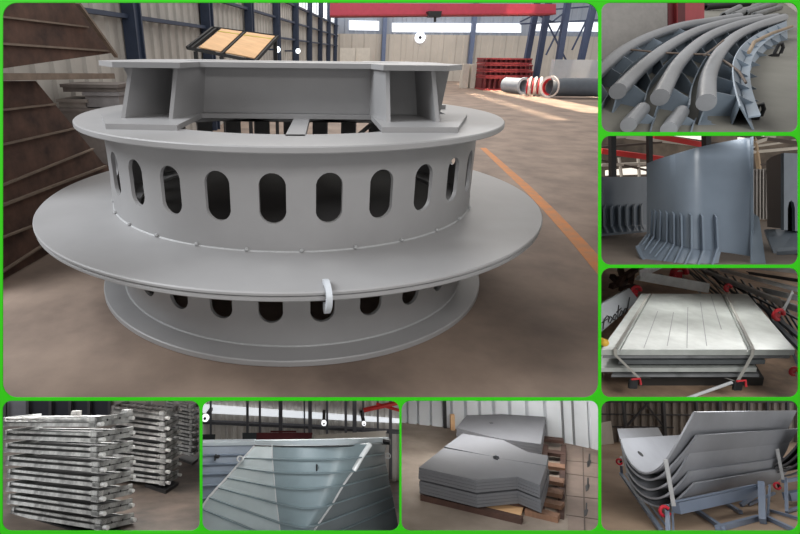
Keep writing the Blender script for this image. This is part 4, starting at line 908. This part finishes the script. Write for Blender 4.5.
C2 = [(665, 185), (633, 232), (602, 287), (562, 342), (522, 412), (466, 492), (412, 574), (400, 636), (395, 688)]
Rc = [(732, 182), (722, 219), (727, 262), (735, 298), (742, 343), (752, 385), (760, 428), (768, 470), (776, 520)]
def dl(d0, d1): return [lerp(d0, d1, i/8) for i in range(9)]
K6 = [[q(*p, d) for p, d in zip(pl_, dd)] for pl_, dd in ((Lc, dl(2.85, 2.45)), (C1, dl(2.62, 2.24)), (M1, dl(2.50, 2.20)), (M2, dl(2.46, 2.20)), (C2, dl(2.52, 2.23)), (Rc, dl(2.86, 2.66)))]
t = thing('ribbed_hopper', 'large blue grey steel hopper with hoop ribs and creased faces', 'hopper', q(390, 515, 2.25), 'ribbed hoppers')
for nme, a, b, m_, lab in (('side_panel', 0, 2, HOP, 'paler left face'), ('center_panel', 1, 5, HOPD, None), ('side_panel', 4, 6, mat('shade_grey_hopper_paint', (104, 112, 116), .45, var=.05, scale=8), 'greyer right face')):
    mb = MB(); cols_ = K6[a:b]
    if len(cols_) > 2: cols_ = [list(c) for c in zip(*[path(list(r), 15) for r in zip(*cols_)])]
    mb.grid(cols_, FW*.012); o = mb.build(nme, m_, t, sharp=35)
    if lab: o['label'] = lab
for i in range(1, 7):
    pts = [c[i] for c in K6]; P_ = path(pts[1:5], 15)
    P_ = [pts[0]]+P_+[pts[5]]
    mb = MB(); mb.ribbon([p-FW*.001 for p in P_], [p-FW*.018+UP*.004 for p in P_], -UP*.006); mb.build('hoop_rib', HOPD, t, sharp=40)
P_ = [q(X, Y, d) for X, Y, d in ((218, 172, 2.85), (300, 172, 2.6), (450, 170, 2.47), (600, 166, 2.48), (738, 162, 2.85))]; P2 = [q(X, Y, d) for X, Y, d in ((218, 186, 2.85), (300, 189, 2.6), (450, 190, 2.47), (600, 187, 2.48), (738, 180, 2.85))]
mb = MB(); mb.ribbon(path(P_, 20), path(P2, 20), FW*.012); mb.build('rim', mat('light_rim_paint', (176, 186, 192), .4, var=.04), t)
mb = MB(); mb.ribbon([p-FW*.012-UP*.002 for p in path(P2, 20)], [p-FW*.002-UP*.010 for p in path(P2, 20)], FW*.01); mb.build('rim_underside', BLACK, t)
mb = MB(); mb.tube([p-FW*.003 for p in K6[4][:3]], .013, 8); mb.build('crease_strip', mat('painted_glint', (224, 228, 230), .25, metal=.1, var=.03), t)  # bright tube painting the reflected highlight on the upper corner
mb = MB(); mb.tube([p-FW*.001 for p in K6[4][2:]], .006, 8); mb.build('crease_strip', STEELEDGE, t)
mb = MB(); mb.tube([p-FW*.001 for p in K6[1]], .003, 6); mb.build('crease_strip', STEELEDGE, t)
mb = MB(); mb.tube([p-FW*.002 for p in K6[0]], .007, 6); mb.build('edge_seam', STEELEDGE, t)
c = q(466, 270, 2.44); mb = MB(); mb.obox(c-RT*.012-UP*.014, RT*.007, UP*.03, -FW*.035); mb.obox(c+RT*.006-UP*.012, RT*.02, UP*.012, -FW*.028); o = mb.build('lug', BLACK, t)
mb = MB(); mb.pipe(q(735, 232, 2.80), q(735, 232, 2.72), .016, .006, 14); mb.build('lug_ring', STEELEDGE, t)
mb = MB(); mb.tube([q(718, 175, 2.78), q(745, 180, 2.76)], .014, 8); mb.build('clamp', BLACK, t)
mb = MB(); mb.pipe(q(160, 243, 2.80), q(163, 243, 2.73), .017, .006, 14); mb.build('lug_ring', STEELEDGE, t)
t = thing('ribbed_hopper', 'smaller darker hopper partly hidden behind the large one at left', 'hopper', q(60, 420, 3.0), 'ribbed hoppers')
HB_ = mat('slate_blue_hopper_paint', (104, 116, 130), .4, var=.06, scale=8)
ra = [(-30, 190), (-30, 225), (-30, 262), (-30, 300), (-30, 345), (-30, 395), (-30, 450)]; rb_ = [(218, 188), (222, 222), (226, 255), (230, 290), (235, 330), (240, 370), (245, 420)]
ga = [q(*p, 3.05-.03*i) for i, p in enumerate(ra)]; gb = [q(*p, 3.25-.03*i) for i, p in enumerate(rb_)]
mb = MB(); mb.grid([ga, gb], FW*.012); mb.build('side_panel', HB_, t)
for i in range(1, 6): mb = MB(); mb.ribbon([ga[i], gb[i]], [ga[i]-FW*.02, gb[i]-FW*.02], -UP*.005); mb.build('hoop_rib', HB_, t)
mb = MB(); mb.slab([q(-30, 182, 3.04), q(220, 178, 3.24), q(220, 190, 3.24), q(-30, 194, 3.04)], FW*.05); mb.build('rim', mat('light_rim_paint', (176, 186, 192)), t)
c = q(75, 233, 3.07); mb = MB(); mb.obox(c-RT*.012-UP*.012, RT*.008, UP*.026, -FW*.035); mb.obox(c-RT*.012-UP*.0, RT*.028, UP*.008, -FW*.03); mb.build('lug', BLACK, t)

# ------------------------------------------------------------------ cut plates on pallets (bottom middle)
q = comp('plates', 398, 396, .2586); n7 = upvec(292)
D7 = lambda Y: 2.33*870/(Y+400)
mb = MB(); mb.slab([q(-20, 560, D7(560)), q(660, 560, D7(560)), q(640, 170, D7(170)), q(640, 60, D7(60)), q(-20, 60, D7(60))], -n7*.02); struct('floor', mb, mat('beige_concrete', (150, 138, 126), .8, var=.08, scale=4, c2=(122, 110, 100)))
mb = MB(); mb.slab([q(655, 560, D7(560)), q(820, 560, D7(560)), q(820, 100, D7(100)), q(635, 100, D7(100))], -n7*.02)
TILE = mat('worn_paving', (132, 116, 106), .8, var=.1, scale=8)
struct('floor', mb, TILE)
for i, (a, b) in enumerate((((650, 300), (790, 318)), ((650, 385), (790, 400)), ((650, 250), (790, 262)), ((650, 460), (790, 480)), ((715, 200), (722, 520)))):
    mb = MB(); A_, B_ = q(*a, D7(a[1])), q(*b, D7(b[1])); x = (B_-A_).cross(n7).normalized()*.003; mb.slab([A_-x, A_+x, B_+x, B_-x], n7*.0015); struct('trim_%d' % (120+i), mb, mat('paving_joint', (92, 80, 74), .9, var=.1))
for i, Y in enumerate((252, 345, 442)):
    mb = MB(); X = 738-i*6; mb.slab([q(X+dx, Y+dy, D7(Y+dy)) for dx, dy in ((0, -28), (6, -28), (5, -4), (10, 0), (3, 20), (-6, 24), (-8, 4), (-1, -2))], n7*.002); struct('trim_%d' % (126+i), mb, BLACK)
bl_ = [(-30, 96), (20, 104), (190, 122), (420, 150), (652, 182), (830, 222)]
def wallpt(u):
    for (x0, y0), (x1, y1) in zip(bl_, bl_[1:]):
        if x0 <= u <= x1: return q(u, lerp(y0, y1, (u-x0)/(x1-x0)), D7(lerp(y0, y1, (u-x0)/(x1-x0))))
pr = []; gx = [-28, 35, 75, 125, 176, 205, 260, 315, 370, 432, 500, 570, 640, 680, 742, 800, 829]
for a, b in zip(gx, gx[1:]):
    w0, w1, w2, w3 = wallpt(a), wallpt(a+3), wallpt(lerp(a, b, .12)+2), wallpt(b-3)
    pr += [w0+FW*.03, w1+FW*.03, w2, w3]
mb = MB(); mb.ribbon(pr, [p+n7*1.6 for p in pr], FW*.01); struct('wall_back', mb, mat('white_corrugated_sheet', (206, 210, 214), .5, var=.05, scale=3))
mb = MB(); a = wallpt(180); mb.beam(a-FW*.02, a-FW*.02+n7*1.6, .022); struct('trim_130', mb, BLACK)
mb = MB(); a = wallpt(172); mb.beam(a-FW*.04+n7*.42, a-FW*.04+n7*.6, .05); struct('trim_131', mb, BLACK)
mb = MB(); a = wallpt(205); mb.beam(a-FW*.05, a-FW*.05+n7*.12, .03); struct('trim_132', mb, PLY)
for i, X in enumerate((640, 682)):
    mb = MB(); a = wallpt(X); mb.beam(a+FW*.0, a+n7*1.6, .012); struct('trim_%d' % (133+i), mb, mat('dull_seam_grey', (120, 122, 124)))
CP = mat('grey_cut_plate', (97, 98, 102), .65, var=.04, scale=8); CPE = CP
def inset(pts, hole): return pts
def stack(polys, topd, nlay, th, gapafter, gap, names, grp):
    for k in range(nlay):
        off = k*th+(gap if k >= gapafter else 0)
        jx = RT*random.uniform(-.0025, .0025)
        for pi, poly in enumerate(polys):
            mb = MB()
            pts = [q(X, Y, D7(Y+topd))-n7*off+jx for X, Y in poly]; mb.slab(pts, -n7*(th-.0012))
            S_('cut_steel_plate', mb, CP, names(k, pi), 'steel plate', grp)
nt_ = [(366, 234), (369, 244), (384, 248), (392, 241)]
nb2 = [(366, 234), (376, 229), (388, 233), (392, 241)]
fr = [(80, 276), (175, 201)]+nt_+[(572, 271), (548, 345), (460, 312), (303, 326)]
bk = [(178, 196), (250, 145), (405, 170), (500, 216), (580, 231), (573, 268)]+nb2[::-1]
ordn = ['topmost', 'second', 'third', 'fourth', 'fifth', 'sixth', 'seventh', 'lowest']
stack([fr, bk], 130, 8, .0145, 4, .008, lambda k, pi: ('topmost' if k == 0 else 'lowest' if k == 7 else ordn[k]+' from top')+(' near half plate of the front pile' if pi == 0 else ' rear half plate of the front pile'), 'cut plates in the front pile')
bkst = [(225, 122), (265, 74), (400, 70), (570, 80), (552, 186), (400, 166), (330, 150)]
stack([bkst], 98, 4, .017, 9, 0, lambda k, pi: ('topmost grey cut plate of the rear pile by the wall', 'second grey cut plate from top of the rear pile', 'third grey cut plate from top of the rear pile', 'lowest grey cut plate of the rear pile')[k], 'cut plates in the rear pile')
top_o = [o for o in bpy.data.objects if o.get('label', '').startswith('topmost grey cut plate of the rear')][0]
mb = MB(); mb.disc(q(361, 104, D7(104+98)), n7, .014, .0012, 14); mb.build('bolt_hole', BLACK, top_o)
DW = mat('dark_pallet_wood', (74, 52, 44), .85, var=.2, scale=6, stretch=(1, 6, 1)); MW = mat('brown_pallet_wood', (124, 92, 72), .8, var=.18, scale=6, stretch=(6, 1, 1))
def wood(nme, t_, A_, B_, wx, h, m_):
    mb = MB(); d = (B_-A_).normalized(); x = d.cross(n7).normalized(); mb.bar(A_-n7*h*.5, B_-n7*h*.5, x*wx, n7*h); return mb.build(nme, m_, t_)
t = thing('pallet', 'dark wooden pallet under the rear pile, slats showing at its right', 'pallet', q(600, 330, D7(330)), 'wooden pallets')
for a, b in (((545, 158), (640, 168)), ((550, 208), (645, 220)), ((545, 258), (646, 272)), ((540, 310), (642, 328)), ((535, 352), (636, 372))):
    wood('slat', t, q(*a, D7(a[1]+30)), q(*b, D7(b[1]+30)), .075, .02, MW if a[1] > 240 else DW)
for a, b in (((640, 175), (628, 455)), ((570, 175), (552, 440)), ((400, 175), (390, 330))):
    wood('bearer', t, q(*a, D7(a[1]+45))-n7*.02, q(*b, D7(b[1]+20))-n7*.02, .03, .05, DW)
t = thing('pallet', 'wooden pallet under the front pile with brown beams at lower right', 'pallet', q(500, 480, D7(480)), 'wooden pallets')
wood('bearer', t, q(92, 376, D7(398)), q(480, 470, D7(490)), .04, .03, DW)
wood('bearer', t, q(120, 350, D7(378)), q(560, 420, D7(448)), .05, .045, DW)
wood('slat', t, q(495, 432, D7(452)), q(622, 462, D7(482)), .06, .03, MW); wood('slat', t, q(560, 400, D7(420)), q(638, 418, D7(440)), .06, .02, MW)
mb = MB(); mb.obox(q(568, 462, D7(478)), RT*.04, -n7*.06, FW*.05); mb.build('block', MW, t)
mb = MB(); mb.obox(q(90, 372, D7(396)), RT*.05, -n7*.025, FW*.05); mb.build('block', DW, t)
pts = [q(X, Y, D7(Y+14)) for X, Y in ((152, 382), (470, 470), (488, 420), (300, 360), (200, 350))]
mb = MB(); mb.slab(pts, -n7*.012); S_('plywood_sheet', mb, PLY, 'tan plywood sheet sticking out under the front pile of cut plates', 'plywood')
CLIP[0] = None
